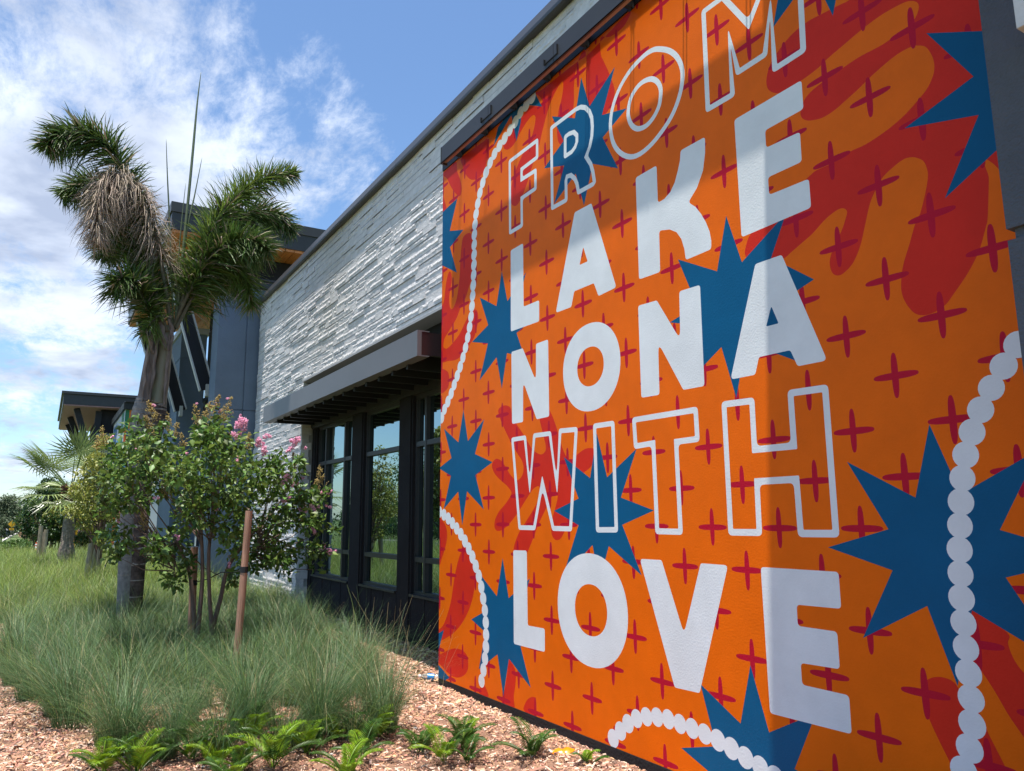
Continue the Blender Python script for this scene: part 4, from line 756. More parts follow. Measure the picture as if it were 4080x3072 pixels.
mb = MB(); pts = catmull([tuple(A(*p)) for p in ((628, 1612), (642, 1520), (654, 1420), (663, 1340), (670, 1300))], 8); mb.tube(pts, list(np.interp(np.linspace(0, 1, len(pts)), [0, .1, .6, 1], [.130, .116, .102, .085])), 20); mb.build('crownshaft', M_SHAFT, palm, smooth=True)
mb = MB(); pts = catmull([tuple(A(*p)) for p in ((573, 1600), (588, 1500), (604, 1410), (620, 1340), (630, 1290))], 8); mb.tube(pts, list(np.interp(np.linspace(0, 1, len(pts)), [0, .1, .6, 1], [.105, .090, .08, .07])), 20); mb.build('crownshaft', M_SHEATH, palm, smooth=True)
def ribbon(name, path, w, m, par, dx=.12, twist=1.0):
    pts = [Vector(p) for p in catmull([tuple(A(*p, X=PX+dx)) for p in path], 8)]; mb = MB(); n = len(pts); vs = []
    for i, p in enumerate(pts):
        t = (pts[min(i+1, n-1)]-pts[max(i-1, 0)]).normalized(); s = t.cross(Vector((1, 0, 0))).normalized(); ww_ = w*.62*math.sin(math.pi*(i+.6)/(n+.2))**.6; c = .03*math.sin(i*.9)*twist
        vs += [p-s*ww_+Vector((c, 0, 0)), p+Vector((.03, 0, 0)), p+s*ww_-Vector((c, 0, 0))]
    mb.add(vs, [(3*i, 3*i+1, 3*i+4, 3*i+3) for i in range(n-1)]+[(3*i+1, 3*i+2, 3*i+5, 3*i+4) for i in range(n-1)]); return mb.build(name, m, par, smooth=True)
for p, w in (([(640, 1330), (620, 1400), (610, 1500), (595, 1600)], .04), ([(674, 1330), (669, 1420), (660, 1520), (652, 1620)], .04), ([(668, 1270), (682, 1300), (684, 1350), (674, 1400)], .05), ([(650, 1250), (640, 1300), (655, 1360), (668, 1400)], .09), ([(625, 1290), (606, 1330), (600, 1370), (612, 1410)], .06), ([(606, 1340), (588, 1420), (576, 1520), (566, 1600)], .03)):
    ribbon('leaf_sheath', p, w, M_SHEATH, palm)
def frond(path, n, ll, m, dx=(0, 0), hang=.35, width=.013, nm='frond', start=.16, plume=True, seed=0, back=.55, rach=.030):
    """rachis along photo pixels, leaflets standing out all round (foxtail)"""
    g = np.random.default_rng(seed); m_ = len(path); n = int(n*1.15)
    P = [np.array(A(p[0], p[1], X=PX+dx[0]+(dx[1]-dx[0])*i/(m_-1))) for i, p in enumerate(path)]; pts = np.array(catmull(P, 12)); N = len(pts)
    mb = MB(); mb.tube([tuple(p) for p in pts], list(np.linspace(rach, .006, N)), 7); r = mb.build(nm, M_SHEATH if m is M_DEAD else mat('palm_rachis', (.12, .105, .06), rough=.6, var=.3), palm, smooth=True)
    u = start+(1-start)*np.sort(g.random(n)); idx = u*(N-1); i0 = np.clip(idx.astype(int), 0, N-2); hang = hang*(.8 if m == [M_DEAD] else .45); f = (idx-i0)[:, None]
    base = pts[i0]*(1-f)+pts[i0+1]*f; T = pts[i0+1]-pts[i0]; T /= np.linalg.norm(T, axis=1)[:, None]
    a = np.cross(T, [0, 0, 1.0]); a /= np.linalg.norm(a, axis=1)[:, None]; b = np.cross(a, T)
    th = g.random(n)*2*np.pi
    ll = ll*1.22; width = width*.72; n_dead = .10
    d = (a*np.cos(th)[:, None]+b*np.sin(th)[:, None])*1.0+T*(back+g.normal(size=n)*.12)[:, None]+g.normal(size=(n, 3))*(.38 if m == [M_DEAD] else .2)
    d /= np.linalg.norm(d, axis=1)[:, None]
    L = (ll*g.uniform(.55, 1.15, n)*np.clip(np.sin(np.pi*(u*.86+.10))**.55, .25, 1))[:, None]
    W = width*g.uniform(.7, 1.3, n)[:, None]; s = np.cross(d, g.normal(size=(n, 3))); s /= np.linalg.norm(s, axis=1)[:, None]
    k = 5; rows = []
    for j in range(k):
        t = j/(k-1); dro = np.zeros((n, 3)); dro[:, 2] = -hang*(t**2.0); curl = s*0
        c = base+d*L*t+dro*L*g.uniform(.7, 1.3, (n, 1)); ww_ = W*(1.0-t)**.6*(1 if j else .6)+.0008
        rows += [c-s*ww_, c+s*ww_]
    V = np.stack(rows, 1).reshape(-1, 3); i = np.arange(n)[:, None]*(2*k)
    F = np.concatenate([i+np.array([[2*j, 2*j+1, 2*j+3, 2*j+2]]) for j in range(k-1)])
    dm = np.tile((g.random(n) < (n_dead if m is not M_DEAD else 0)).astype(int), k-1)
    o = stuffmesh('leaflets', V, F, (m if isinstance(m, list) else [m])+[M_DEAD], dm, parent=r); return r
frond([(652, 1330), (580, 960), (515, 730), (430, 580), (330, 530), (240, 540), (185, 580)], 1150, .46, [M_PALM], (0, .3), .55, .016, seed=1)
frond([(650, 1300), (575, 1010), (500, 840), (415, 750), (325, 735), (250, 775)], 800, .44, [M_PALM], (0, -.5), .55, .016, seed=2)
d_ = frond([(680, 1300), (655, 1120), (610, 910), (550, 760), (470, 700), (410, 745), (385, 860), (385, 960)], 1900, .40, [M_DEAD], (.05, .45), 1.15, .008, seed=3, back=.15, nm='dead_frond', start=.2, rach=.036); d_['label'] = 'drooping dry tan frond hanging at the left'
frond([(640, 1340), (600, 1180), (560, 1020), (510, 880), (460, 800)], 1000, .60, [M_PALM], (0, -.35), .18, .015, seed=4)
frond([(660, 1320), (620, 1180), (570, 1040), (510, 950), (450, 960), (410, 1020)], 1000, .48, [M_PALM], (0, -.9), .5, .015, seed=5)
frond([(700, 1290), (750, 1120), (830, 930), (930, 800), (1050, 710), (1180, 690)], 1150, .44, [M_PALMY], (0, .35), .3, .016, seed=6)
frond([(705, 1300), (780, 1080), (880, 920), (990, 850), (1090, 850), (1170, 920)], 1100, .46, [M_PALM], (0, -.3), .6, .016, seed=7)
frond([(690, 1300), (760, 1150), (840, 1020), (930, 960), (1010, 960), (1070, 1000)], 950, .5, [M_PALM], (0, .8), .6, .016, seed=8)
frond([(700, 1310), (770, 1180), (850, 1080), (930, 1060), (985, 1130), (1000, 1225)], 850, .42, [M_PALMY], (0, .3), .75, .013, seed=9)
frond([(690, 1320), (740, 1220), (800, 1130), (870, 1100), (930, 1130)], 750, .48, [M_PALM], (0, -.7), .7, .015, seed=10)
frond([(630, 1340), (590, 1240), (550, 1150), (500, 1110), (455, 1130)], 620, .45, [M_PALM], (0, .5), .6, .015, seed=11)
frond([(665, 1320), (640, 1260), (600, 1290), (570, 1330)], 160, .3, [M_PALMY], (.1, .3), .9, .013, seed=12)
def spear(path, w):
    mb = MB(); pts = catmull([tuple(A(*p)) for p in path], 6); mb.tube(pts, list(np.interp(np.linspace(0, 1, len(pts)), [0, .6, 1], [w, w*.7, .003])), 6); mb.build('spear_leaf', mat('spear_green', (.13, .16, .08), rough=.6), palm, smooth=True)
spear([(700, 1290), (730, 1000), (765, 640), (785, 420), (801, 288)], .027); spear([(690, 1290), (676, 900), (667, 700), (662, 555)], .015)
spear([(705, 1290), (740, 950), (775, 780), (805, 628)], .017); spear([(698, 1290), (715, 980), (740, 730)], .013)

# ================================================================== FAN PALM (mid left)
FX = -27.0; fb = at(265, 2225, X=FX)
fan = thing('fan_palm', 'short fan palm with stout grey trunk in the tall grass, mid left', 'palm tree', (FX, fb.y, 0))
mb = MB(); pts = catmull([tuple(at(*p, X=FX)) for p in ((262, 2300), (264, 2220), (268, 2150), (276, 2070), (280, 2035))], 6); mb.tube(pts, list(np.interp(np.linspace(0, 1, len(pts)), [0, .3, .45, 1], [.26, .24, .17, .15])), 14); mb.build('trunk', mat('fan_palm_trunk', (.27, .22, .18), rough=.95, spec=.1, var=.4, vscale=14, bump=.8, bscale=18, bdist=.05), fan, smooth=True)
g = random.Random(4); mb = MB()
for i in range(90):
    u = g.random(); c = at(281+g.uniform(-3, 3), 2045-u*95, X=FX); a = g.random()*6.28; r = .14+.08*math.sin(u*3.0)
    d = Vector((math.cos(a), math.sin(a), .9)); mb.bar(c+Vector((math.cos(a)*r*.6, math.sin(a)*r*.6, 0)), c+Vector((math.cos(a)*r*1.5, math.sin(a)*r*1.5, .16)), .05, .02)
mb.build('leaf_boots', mat('rusty_boot', (.16, .075, .04), rough=.9, island=.4), fan)
ct = at(283, 1960, X=FX)
for i in range(24):
    g = random.Random(100+i); a = i*2.399; el = R([72, 55, 38, 22, 8, -8, -20, 48][i % 8])+g.uniform(-.1, .1); pl = g.uniform(.95, 1.35)
    dd = Vector((math.cos(a)*math.cos(el), math.sin(a)*math.cos(el), math.sin(el))); hub = ct+dd*pl+Vector((0, 0, -.08 if el < .3 else 0))
    mb = MB(); mb.tube([ct, ct+dd*pl*.5+Vector((0, 0, .03)), hub], [.02, .014, .01], 5); s = dd.cross(Vector((0, 0, 1))).normalized(); nn = s.cross(dd).normalized()
    for k in range(26):
        th = R(-118+236*k/25); d2 = dd*math.cos(th)+s*math.sin(th); L = .98*(1-.22*abs(th)/2.1)*g.uniform(.9, 1.08); side = d2.cross(nn).normalized(); w = .021
        m1 = hub+d2*L*.55+nn*.05; tp = hub+d2*L+nn*.02+Vector((0, 0, -.14*(1 if el < .7 else .4)*g.uniform(.4, 1.4)))
        mb.add([hub, m1+side*w, tp, m1-side*w, m1-nn*.012], [(0, 1, 4), (1, 2, 4), (4, 2, 3), (0, 4, 3)])
    mb.build('fan_leaf', M_FAN, fan)

# ================================================================== STAKES AND POLES
def stakeobj(name, label, p0, p1, r, m, band=None, group=None):
    a, b = Vector(p0), Vector(p1); t = thing(name, label, 'stake', tuple(a), 'wooden tree stakes' if name == 'tree_stake' else 'thin poles round the young trees')
    mb = MB(); n = 8; P = [a+(b-a)*i/n for i in range(n+1)]; mb.tube(P, [r*random.uniform(.96, 1.04) for _ in P], 12); mb.build('post', m, t, smooth=False)
    if band is not None:
        c = a+(b-a)*band; d = (b-a).normalized(); mb = MB(); mb.tube([c-d*.03, c+d*.03], r*1.1, 12); mb.build('tie_band', M_STRAP, t)
    return t
SXX = -8.2
s1a = at(932, 2745, X=SXX); s1b = at(993, 2035, X=SXX)
stakeobj('tree_stake', 'reddish wooden stake with black tie band, in front of the crepe myrtle', s1a, s1b, .036, M_STAKE, .66)
s2a = at(757, 2660, X=-9.9); s2b = at(775, 2180, X=-9.9)
stakeobj('tree_stake', 'darker wooden stake half hidden behind the crepe myrtle stems', s2a, s2b, .042, M_STAKE, .70)
for (p0, p1, X, lb) in (((343, 2300), (366, 2165), -19, 'leftmost thin stake of the three under the yellow shrub'), ((368, 2290), (386, 2165), -19.6, 'middle thin stake of the three under the yellow shrub'), ((388, 2290), (402, 2165), -19.2, 'rightmost thin stake of the three under the yellow shrub'),
                        ((152, 2225), (164, 2095), -33, 'reddish topped stake left of the fan palm'), ((163, 2225), (176, 2120), -33.4, 'short grey stake second from left near the fan palm'), ((174, 2225), (184, 2110), -33, 'grey stake closest to the fan palm trunk on its left')):
    stakeobj('tree_pole', lb, at(*p0, X=X), at(*p1, X=X), .055 if X > -25 else .07, M_STAKEG)

# ================================================================== CREPE MYRTLE
CXX = -9.5
cm = thing('crepe_myrtle', 'multi stemmed crepe myrtle with glossy leaves and pink flower clusters', 'tree', tuple(at(790, 2640, X=CXX)))
def C(px, py, dx=0.0): return at(px, py, X=CXX+dx)
stem_paths = [[(762, 2680), (775, 2500), (765, 2350), (745, 2250), (700, 2150)], [(778, 2680), (790, 2500), (805, 2330), (806, 2220), (800, 2080)],
              [(820, 2690), (840, 2560), (842, 2480), (835, 2380), (832, 2200), (850, 2060)], [(826, 2690), (845, 2520), (880, 2380), (905, 2270), (960, 2180), (1030, 2100)]]
tips = []
for i, p in enumerate(stem_paths):
    dxs = (-.12, .08, .15, 0)[i]; pts = [Vector(q) for q in catmull([tuple(C(*q, dxs)) for q in p], 8)]
    mb = MB(); mb.tube(pts, list(np.linspace(.030, .016, len(pts))), 9); mb.build('stem', M_BARK, cm, smooth=True); tips.append(pts[-1])
blobs_px = [(450, 1900, .2), (480, 1820, .2), (560, 1760, .22), (600, 1850, .3), (450, 2010, .18), (520, 1990, .2), (640, 1950, .2), (700, 1860, .3), (760, 1900, .32), (840, 1800, .28), (860, 1720, .2), (820, 1740, .2), (930, 1850, .3), (920, 1760, .2), (1010, 1900, .26), (880, 1960, .32), (990, 2000, .3), (1080, 1950, .24), (1130, 2010, .24), (1180, 1960, .2), (1240, 1990, .2), (1080, 2080, .28), (1190, 2070, .22), (1260, 2080, .18), (760, 2040, .32), (460, 2150, .18), (900, 2090, .28), (700, 2160, .26), (600, 2180, .15), (960, 2170, .28), (1060, 2180, .26), (1130, 2190, .22), (1010, 2240, .2), (1110, 2240, .16), (1210, 2180, .16), (1275, 2190, .12), (650, 2220, .16), (690, 2320, .13), (930, 2300, .1), (800, 1980, .3), (1180, 1840, .09), (1160, 1880, .12), (500, 1900, .24), (650, 1790, .14), (1100, 1860, .1)]
g = random.Random(21); cs = []; rs = []; ns = []
for (u, v, r) in blobs_px:
    for k in range(3):
        dx = g.uniform(-.95, .95)*(.5+r*1.6) * (1-abs(u-800)/900); c = C(u+g.uniform(-22, 22), v+g.uniform(-18, 18), dx); cs.append(tuple(c)); rs.append(r*.74); ns.append(int(50*(r/.25)**2)+10)
for (u, v) in [(430, 1745), (500, 1700), (560, 1665), (640, 1690), (850, 1625), (900, 1650), (790, 1690), (1000, 1740), (1120, 1800), (1200, 1830), (1310, 1960), (1330, 2120), (400, 1985), (395, 2130), (430, 2230), (1290, 2270), (1150, 2290), (740, 2290), (410, 1850)]:
    du, dv = (800-u)*.12, (2050-v)*.16; dx = g.uniform(-.4, .5)
    for q in range(4): cs.append(tuple(C(u+du*q*.6, v+dv*q*.6, dx))); rs.append(.055+.014*q); ns.append(10+4*q)
V, F = leaf_cloud(cs, rs, ns, .086, .58, .15, .12, 5, flat=.8, bend=.15); stuffmesh('foliage', V, F, M_LEAF, parent=cm)
mb = MB(); allt = tips
for c in cs[::3]:
    c = Vector(c); t0 = min(allt, key=lambda q: (q-c).length+max(0, q.z-c.z)*1.5); s0 = t0+Vector((g.uniform(-.03, .03), g.uniform(-.03, .03), -g.uniform(0, .35))); mid = (s0+c)/2+Vector((0, 0, -.07)); mb.tube([s0, mid, c], [.009, .006, .002], 5, cap=False)
mb.build('branches', M_BARK, cm)
def bloom(px, py, size, dx, pink, name='flower_cluster'):
    """loose cone of crinkled florets and little buds on a branched panicle"""
    size *= .85 if pink else 1; gg = np.random.default_rng(int(px*7+py)); c0 = np.array(C(px, py, dx)); n = int(110*(size/.12)**2) if pink else 0; V = []; F = []
    ax = np.array([0, gg.uniform(-.3, .3), 1.0]); ax /= np.linalg.norm(ax); k0 = 0
    if pink:
        sub_ = [(c0+gg.normal(size=3)*np.array([.22, .23, .24])*size, size*gg.uniform(.16, .34)) for _ in range(max(2, int(size/.022)))]
        for (cc, rs_) in sub_:
            for i in range(int(20*(rs_/.03)**1.6)+6):
                d = gg.normal(size=3); d /= np.linalg.norm(d); c = cc+d*rs_*gg.uniform(.5, 1.05); s = .0115*gg.uniform(.7, 1.3)
                for q in range(2):
                    a = gg.normal(size=3); a /= np.linalg.norm(a); b = np.cross(a, gg.normal(size=3)); b /= np.linalg.norm(b); V += [c+a*s, c+b*s, c-a*s*.9, c-b*s]; F.append((k0, k0+1, k0+2, k0+3)); k0 += 4
        return stuffmesh(name, np.array(V), np.array(F), M_PINK, parent=cm)
    mb = MB(); top = c0+ax*size; mb.tube([tuple(c0-ax*size), tuple(top)], [.003, .0015], 4, cap=False)
    for i in range(int(34*size/.12)):
        t = gg.random(); b = c0+ax*(t*2-1)*size; d = gg.normal(size=3); d[2] = abs(d[2])+.3; d /= np.linalg.norm(d); L = size*.75*(1.1-t); e = b+d*L; mb.tube([tuple(b), tuple(e)], [.0017, .001], 3, cap=False)
        for q in range(4):
            w = b+d*L*(.45+.18*q)+gg.normal(size=3)*.008; s = .0065; mb.add([w+np.array(v)*s for v in ((1,0,0),(0,1,0),(-1,0,0),(0,-1,0),(0,0,1),(0,0,-1))], [(0,1,4),(1,2,4),(2,3,4),(3,0,4),(1,0,5),(2,1,5),(3,2,5),(0,3,5)])
    return mb.build(name, M_SEED, cm)
for (u, v, s_, dx) in [(962, 1690, .17, .2), (935, 1725, .13, .25), (1040, 1765, .14, .2), (1065, 1740, .09, .2), (1055, 1795, .12, .25), (1170, 1765, .15, .1), (1190, 1750, .09, .1), (1155, 1790, .12, .1), (1215, 1790, .06, .1), (1290, 1960, .12, .1), (1318, 1952, .09, .1), (1130, 1910, .13, .3), (1175, 1920, .08, .3), (1205, 1905, .05, .3), (1140, 1995, .10, .3), (1205, 2030, .12, .2), (1250, 2030, .11, .2), (1300, 2020, .07, .2), (1243, 2105, .09, .2), (1285, 2180, .12, .1), (1310, 2200, .12, .1), (1335, 2195, .06, .1), (870, 2032, .07, .4), (784, 1608, .07, .1), (958, 1657, .05, .1), (611, 1617, .05, .1), (551, 1786, .06, .4), (745, 1808, .05, .4), (623, 1982, .07, .4), (705, 2140, .08, .4), (917, 2252, .08, .2), (880, 1640, .05, .1), (907, 1588, .04, .1), (950, 1830, .07, .4), (855, 1610, .04, .1), (450, 1735, .04, 0)]:
    bloom(u, v, s_, dx, True)
for (u, v, s_) in [(905, 1640, .17), (830, 1650, .14), (860, 1615, .12), (785, 1660, .14), (600, 1640, .13), (590, 1700, .13), (670, 1690, .12), (700, 1720, .1), (570, 1830, .12), (640, 1830, .12), (730, 1760, .1), (1170, 1850, .13), (1280, 1900, .13), (1260, 1940, .1), (1200, 2080, .1), (410, 1740, .11), (385, 1770, .08), (570, 2080, .1), (850, 1850, .12), (900, 1900, .1), (990, 1760, .1), (925, 2210, .08), (1190, 1980, .1), (520, 1960, .1), (660, 1940, .12)]:
    bloom(u, v, s_, g.uniform(-.1, .35), False, 'seed_head')
# strap from the stems to the stakes
mb = MB(); k1 = C(883, 2280, .05); e1 = s1a+(s1b-s1a)*.66; e2 = s2a+(s2b-s2a)*.70
for a, b in ((e2, k1), (k1, e1)):
    m_ = (a+b)/2+Vector((0, 0, -.02)); mb.tube([a, m_, b], .006, 5)
tag(mb.build('tie_strap', M_STRAP), 'black tie strap strung between the two stakes and a crepe myrtle stem', 'strap')
# thinner yellowing crepe myrtle just behind, left of the palm trunks
b = at(392, 2290, X=-19.3)
t = thing('yellowing_crepe_myrtle', 'thin yellow green crepe myrtle between the fan palm and the palm trunks', 'tree', tuple(b))
cs = []; rs = []; ns = []; mb = MB()
for (u, v, r) in [(390, 1830, .35), (350, 1880, .4), (420, 1890, .4), (370, 1950, .5), (430, 1970, .4), (320, 1960, .4), (390, 2030, .45), (350, 2080, .4), (430, 2060, .35), (400, 1760, .2), (345, 2010, .4), (300, 2040, .3), (420, 2130, .3), (460, 1900, .3)]:
    for k in range(2): c = at(u+g.uniform(-15, 15), v+g.uniform(-12, 12), X=-19.3+g.uniform(-.6, .6)); cs.append(tuple(c)); rs.append(r*.6); ns.append(int(150*r/.4)); mb.tube([(b.x, b.y, b.z+.3), ((b.x+c.x)/2, b.y+(c.y-b.y)*.25, (b.z+c.z)/2), tuple(c)], [.02, .014, .004], 5, cap=False)
mb.build('stems', M_BARK, t); V, F = leaf_cloud(cs, rs, ns, .085, .55, .15, .2, 15); stuffmesh('foliage', V, F, M_LEAFY, parent=t)

# ================================================================== ORNAMENTAL GRASS
def grass_arrays(x, y, z0, n, h, g, spread=.16, lean=(0, 0), segs=5, w=.0022, arch=1.0):
    r = spread*np.sqrt(g.random(n)); a = g.random(n)*2*np.pi; b = np.stack([x+r*np.cos(a)*.55, y+r*np.sin(a)*.55, np.full(n, z0)], 1)
    a2 = a+g.normal(size=n)*.95; out = np.stack([np.cos(a2), np.sin(a2), np.zeros(n)], 1)+np.array([lean[0], lean[1], 0]); L = h*g.uniform(.6, 1.25, n)*1.5*np.where(g.random(n) < .10, 1.4, 1.0)
    o = (.25+.75*g.random(n)**.8)*arch*(.55+.55*r/spread)
    s = np.stack([-np.sin(a2+g.normal(size=n)*.6), np.cos(a2), np.zeros(n)], 1); rows = []
    for j in range(segs+1):
        t = j/segs; th = (.12+1.75*o*t)   # bending angle from vertical
        hz = np.where(o > .02, (1-np.cos(th*1.0))/(1.75*o+1e-6), 0); vz = (np.sin(th)-math.sin(.12)*0)/(1.75*o+1e-6)
        p = b+out*(hz*L)[:, None]; p[:, 2] += np.maximum(vz*L-np.sin(.12)/(1.75*o+1e-6)*L, -.0)
        ww_ = w*(1-t*.85); rows += [p-s*ww_, p+s*ww_]
    k = 2*(segs+1); V = np.stack(rows, 1).reshape(-1, 3); i = np.arange(n)[:, None]*k; F = np.concatenate([i+np.array([[2*j, 2*j+1, 2*j+3, 2*j+2]]) for j in range(segs)])
    return V, F
def clump_set(name, specs, mats, seed):
    g = np.random.default_rng(seed); Vs = []; Fs = []; Ms = []; k = 0
    for (x, y, n, h, lean, w, sg, yel) in specs:
        V, F = grass_arrays(x, y, ground_z(x, y) if x < -16 else 0.0, n, h, g, (.26 if x > -17.5 else .17)*h/.5, lean, sg, w, 1.25 if x > -17.5 else 1.0)
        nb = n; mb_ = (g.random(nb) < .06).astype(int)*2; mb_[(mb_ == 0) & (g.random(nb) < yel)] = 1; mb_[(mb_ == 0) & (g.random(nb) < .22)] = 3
        Vs.append(V); Fs.append(F+k); Ms.append(np.tile(mb_, sg)); k += len(V)
    return stuffmesh(name, np.concatenate(Vs), np.concatenate(Fs), mats, np.concatenate(Ms))
GM = [M_GRASS, M_GRASSY, M_STRAW, M_GRASSL]
poly_near = [(-15.3, -3.95), (-13.6, -3.62), (-9.6, -3.62), (-8.2, -3.35), (-7.0, -3.2), (-6.25, -2.85), (-6.0, -2.1), (-5.95, -1.7), (-5.75, -1.25), (-6.15, -.9), (-7.0, -.65), (-8.0, -.38), (-9.0, -.22), (-10.4, -.05), (-11.6, .15), (-14.0, .35), (-15.0, .3), (-17.0, -.0), (-17.4, -4.0)]
def in_poly(P, x, y): return bool(inside(P, np.array([[x, y]]))[0])
specs = []; g = random.Random(8); y = -4.2
def free(x, y): return True
pts_ = []
tries = 0
while len(pts_) < 250 and tries < 9000:
    tries += 1; x = g.uniform(-17.5, -6.2); y = g.uniform(-4.1, .45)
    if not in_poly(poly_near, x, y): continue
    if min([(x-a)**2+(y-b)**2 for a, b in pts_] or [9]) < .36**2: continue
    pts_.append((x, y))
pts_ += [(-5.95, -2.6), (-5.78, -2.28), (-5.72, -1.86), (-5.85, -1.55), (-5.62, -1.36)]
for (x, y) in pts_:
    edge = y > -.35 or x > -7.0
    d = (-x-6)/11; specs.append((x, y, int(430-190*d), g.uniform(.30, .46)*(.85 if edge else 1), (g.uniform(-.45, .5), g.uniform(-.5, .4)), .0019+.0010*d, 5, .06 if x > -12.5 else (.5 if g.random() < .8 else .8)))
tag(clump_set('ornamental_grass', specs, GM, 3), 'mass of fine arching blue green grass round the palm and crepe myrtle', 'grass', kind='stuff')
specs = []; pts_ = []
g = random.Random(18)
for i in range(1150):
    u = g.random()**1.2; x = -17-u*36; lo = -4.6-.035*(-x-17)-(1.2 if x > -24 else .0); y = g.uniform(lo-.6, 1.0 if x < -27 else -.2)
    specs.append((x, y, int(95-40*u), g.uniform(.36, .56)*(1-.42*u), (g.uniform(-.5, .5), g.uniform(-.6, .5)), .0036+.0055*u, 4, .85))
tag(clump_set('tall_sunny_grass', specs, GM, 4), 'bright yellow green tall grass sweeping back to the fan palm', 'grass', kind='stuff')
specs = []
for i in range(1300):
    x = g.uniform(-70, -12); y = g.uniform(-9.3, -5.3)-.012*(-x-12)
    specs.append((x, y, 45, g.uniform(.35, .6), (g.uniform(-.3, .3), g.uniform(-.4, .3)), .008, 3, .6))
tag(clump_set('verge_grass', specs, GM, 5), 'green verge grass in front of the drive, mirrored in the windows', 'grass', kind='stuff')
for i, (x, y, n, h, lb, ln) in enumerate([(-6.15, -2.84, 620, .44, 'blue green grass tussock nearest the camera at the lower left', (.2, .0)), (-5.72, -1.12, 360, .46, 'thin upright grass tussock beside the mulch near the mural', (.1, .1)),
        (-6.15, -2.02, 620, .46, 'broad arching grass tussock behind the middle coontie plants', (.3, -.1)), (-7.7, -3.15, 520, .40, 'grass tussock on the edge of the left mulch path', (.1, -.3)), (-6.02, -1.50, 520, .44, 'grass tussock right of the reddish stake', (.2, .15))]):
    gg = np.random.default_rng(500+i); V, F = grass_arrays(x, y, 0.0, n, h, gg, .17, ln, 6, .0020, 1.05); m_ = (gg.random(n) < .09).astype(int)*2; m_[(m_ == 0) & (gg.random(n) < .3)] = 3
    tag(stuffmesh('grass_tussock', V, F, GM, np.tile(m_, 6)), lb, 'grass tussock', 'separate grass tussocks at the bed edge')
# seed stalks by the mural
mb = MB(); g = random.Random(5)
for i in range(26):
    x = -6.2+g.uniform(-.5, .35); y = -.95+g.uniform(-.3, .45); hh = g.uniform(.5, .95); a = g.uniform(-.35, .35); b_ = g.uniform(-.3, .3)
    mb.tube([(x, y, 0), (x+a*.3, y+b_*.3, hh*.6), (x+a, y+b_, hh)], [.0016, .0012, .0007], 3, cap=False)
tag(mb.build('seed_stalks', M_STRAW), 'thin pale seed stalks rising from the grass in front of the mural corner', 'seed stalks', kind='stuff')

# ================================================================== COONTIE PLANTS
def coontie_leaf(mb, base, az, L, el, g, mi=0):
    d0 = Vector((math.cos(az), math.sin(az), 0)); n = 15; P = []
    for i in range(n+1):
        t = i/n; e = el-(el*.75+.25)*t**1.5
        P.append((base if not P else P[-1]+(d0*math.cos(e)+Vector((0, 0, math.sin(e))))*(L/n)))
    mb.tube(P, [.0032]*(n)+[.0012], 4, mi=mi, cap=False)
    s = d0.cross(Vector((0, 0, 1)))
    for i in range(3, n+1):
        t = i/n; t_ = (P[i]-P[i-1]).normalized(); nn = s.cross(t_).normalized(); ll = L*.27*math.sin(math.pi*min(1, .22+t*.72))**.8*g.uniform(.9, 1.1)
        for sg in (-1, 1):
            for q in ((0,) if i == n else (0, .5)):
                p = P[i-1]+(P[i]-P[i-1])*q if q else P[i]; d = (s*sg*.86+t_*.55+nn*.24).normalized(); w = .0048; v = t_
                mb.add([p, p+d*ll*.45+v*w+nn*.003, p+d*ll-nn*.012, p+d*ll*.45-v*w+nn*.003, p+d*ll*.5-nn*.002], [(0, 1, 4), (1, 2, 4), (4, 2, 3), (0, 4, 3)], mi)
coon = [(-5.93, -2.97, .42, 0), (-5.80, -2.80, .38, 0), (-5.95, -2.45, .40, 1), (-5.62, -2.36, .38, 0), (-5.52, -2.22, .40, 0), (-6.02, -2.04, .50, 1), (-5.45, -2.03, .44, 0), (-5.65, -1.76, .46, 0), (-5.85, -1.50, .40, 0), (-5.30, -1.50, .44, 1), (-5.60, -1.22, .40, 0), (-5.12, -1.10, .38, 1), (-4.86, -1.05, .36, 0), (-5.05, -.80, .42, 1), (-4.75, -.93, .30, 1), (-4.62, -.52, .36, 1), (-4.28, -.31, .26, 0), (-5.0, -1.7, .40, 0), (-5.25, -2.35, .38, 1)]
LBL = ['leftmost coontie at the bottom edge of the picture', 'second coontie from the left at the bottom edge', 'dark coontie right of the nearest grass tussock', 'low bright coontie at the bottom edge under the broad tussock', 'bright coontie left of the tallest one at the bottom', 'tallest coontie, dark fronds, below the reddish stake', 'large lime green coontie in the bottom middle left', 'yellow green coontie with curled tips beside the large lime one', 'coontie tucked against the grass behind the front row', 'dark coontie with spreading fronds at the bottom edge, middle', 'upright bright coontie in front of the thin grass tussock', 'dark upright coontie left of the open mulch', 'pale green small coontie at the open mulch', 'dark arching coontie on the open mulch, nearest the mural', 'very small dark coontie at the bottom of the open mulch', 'small coontie just left of the orange wrapper', 'tiny coontie sprig right of the orange wrapper', 'half cropped coontie at the bottom edge in the middle', 'half cropped dark coontie at the bottom edge, left']
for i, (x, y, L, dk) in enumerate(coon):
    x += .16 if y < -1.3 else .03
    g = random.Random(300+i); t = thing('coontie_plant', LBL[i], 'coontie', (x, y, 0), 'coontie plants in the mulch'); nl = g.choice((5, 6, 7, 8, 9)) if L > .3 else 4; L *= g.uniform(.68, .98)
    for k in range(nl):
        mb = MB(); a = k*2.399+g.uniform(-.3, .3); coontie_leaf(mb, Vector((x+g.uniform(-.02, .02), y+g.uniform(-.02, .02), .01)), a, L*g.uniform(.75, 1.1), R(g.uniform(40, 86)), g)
        mb.build('frond', M_COOND if (dk and g.random() < .8) or g.random() < .25 else M_COON, t)
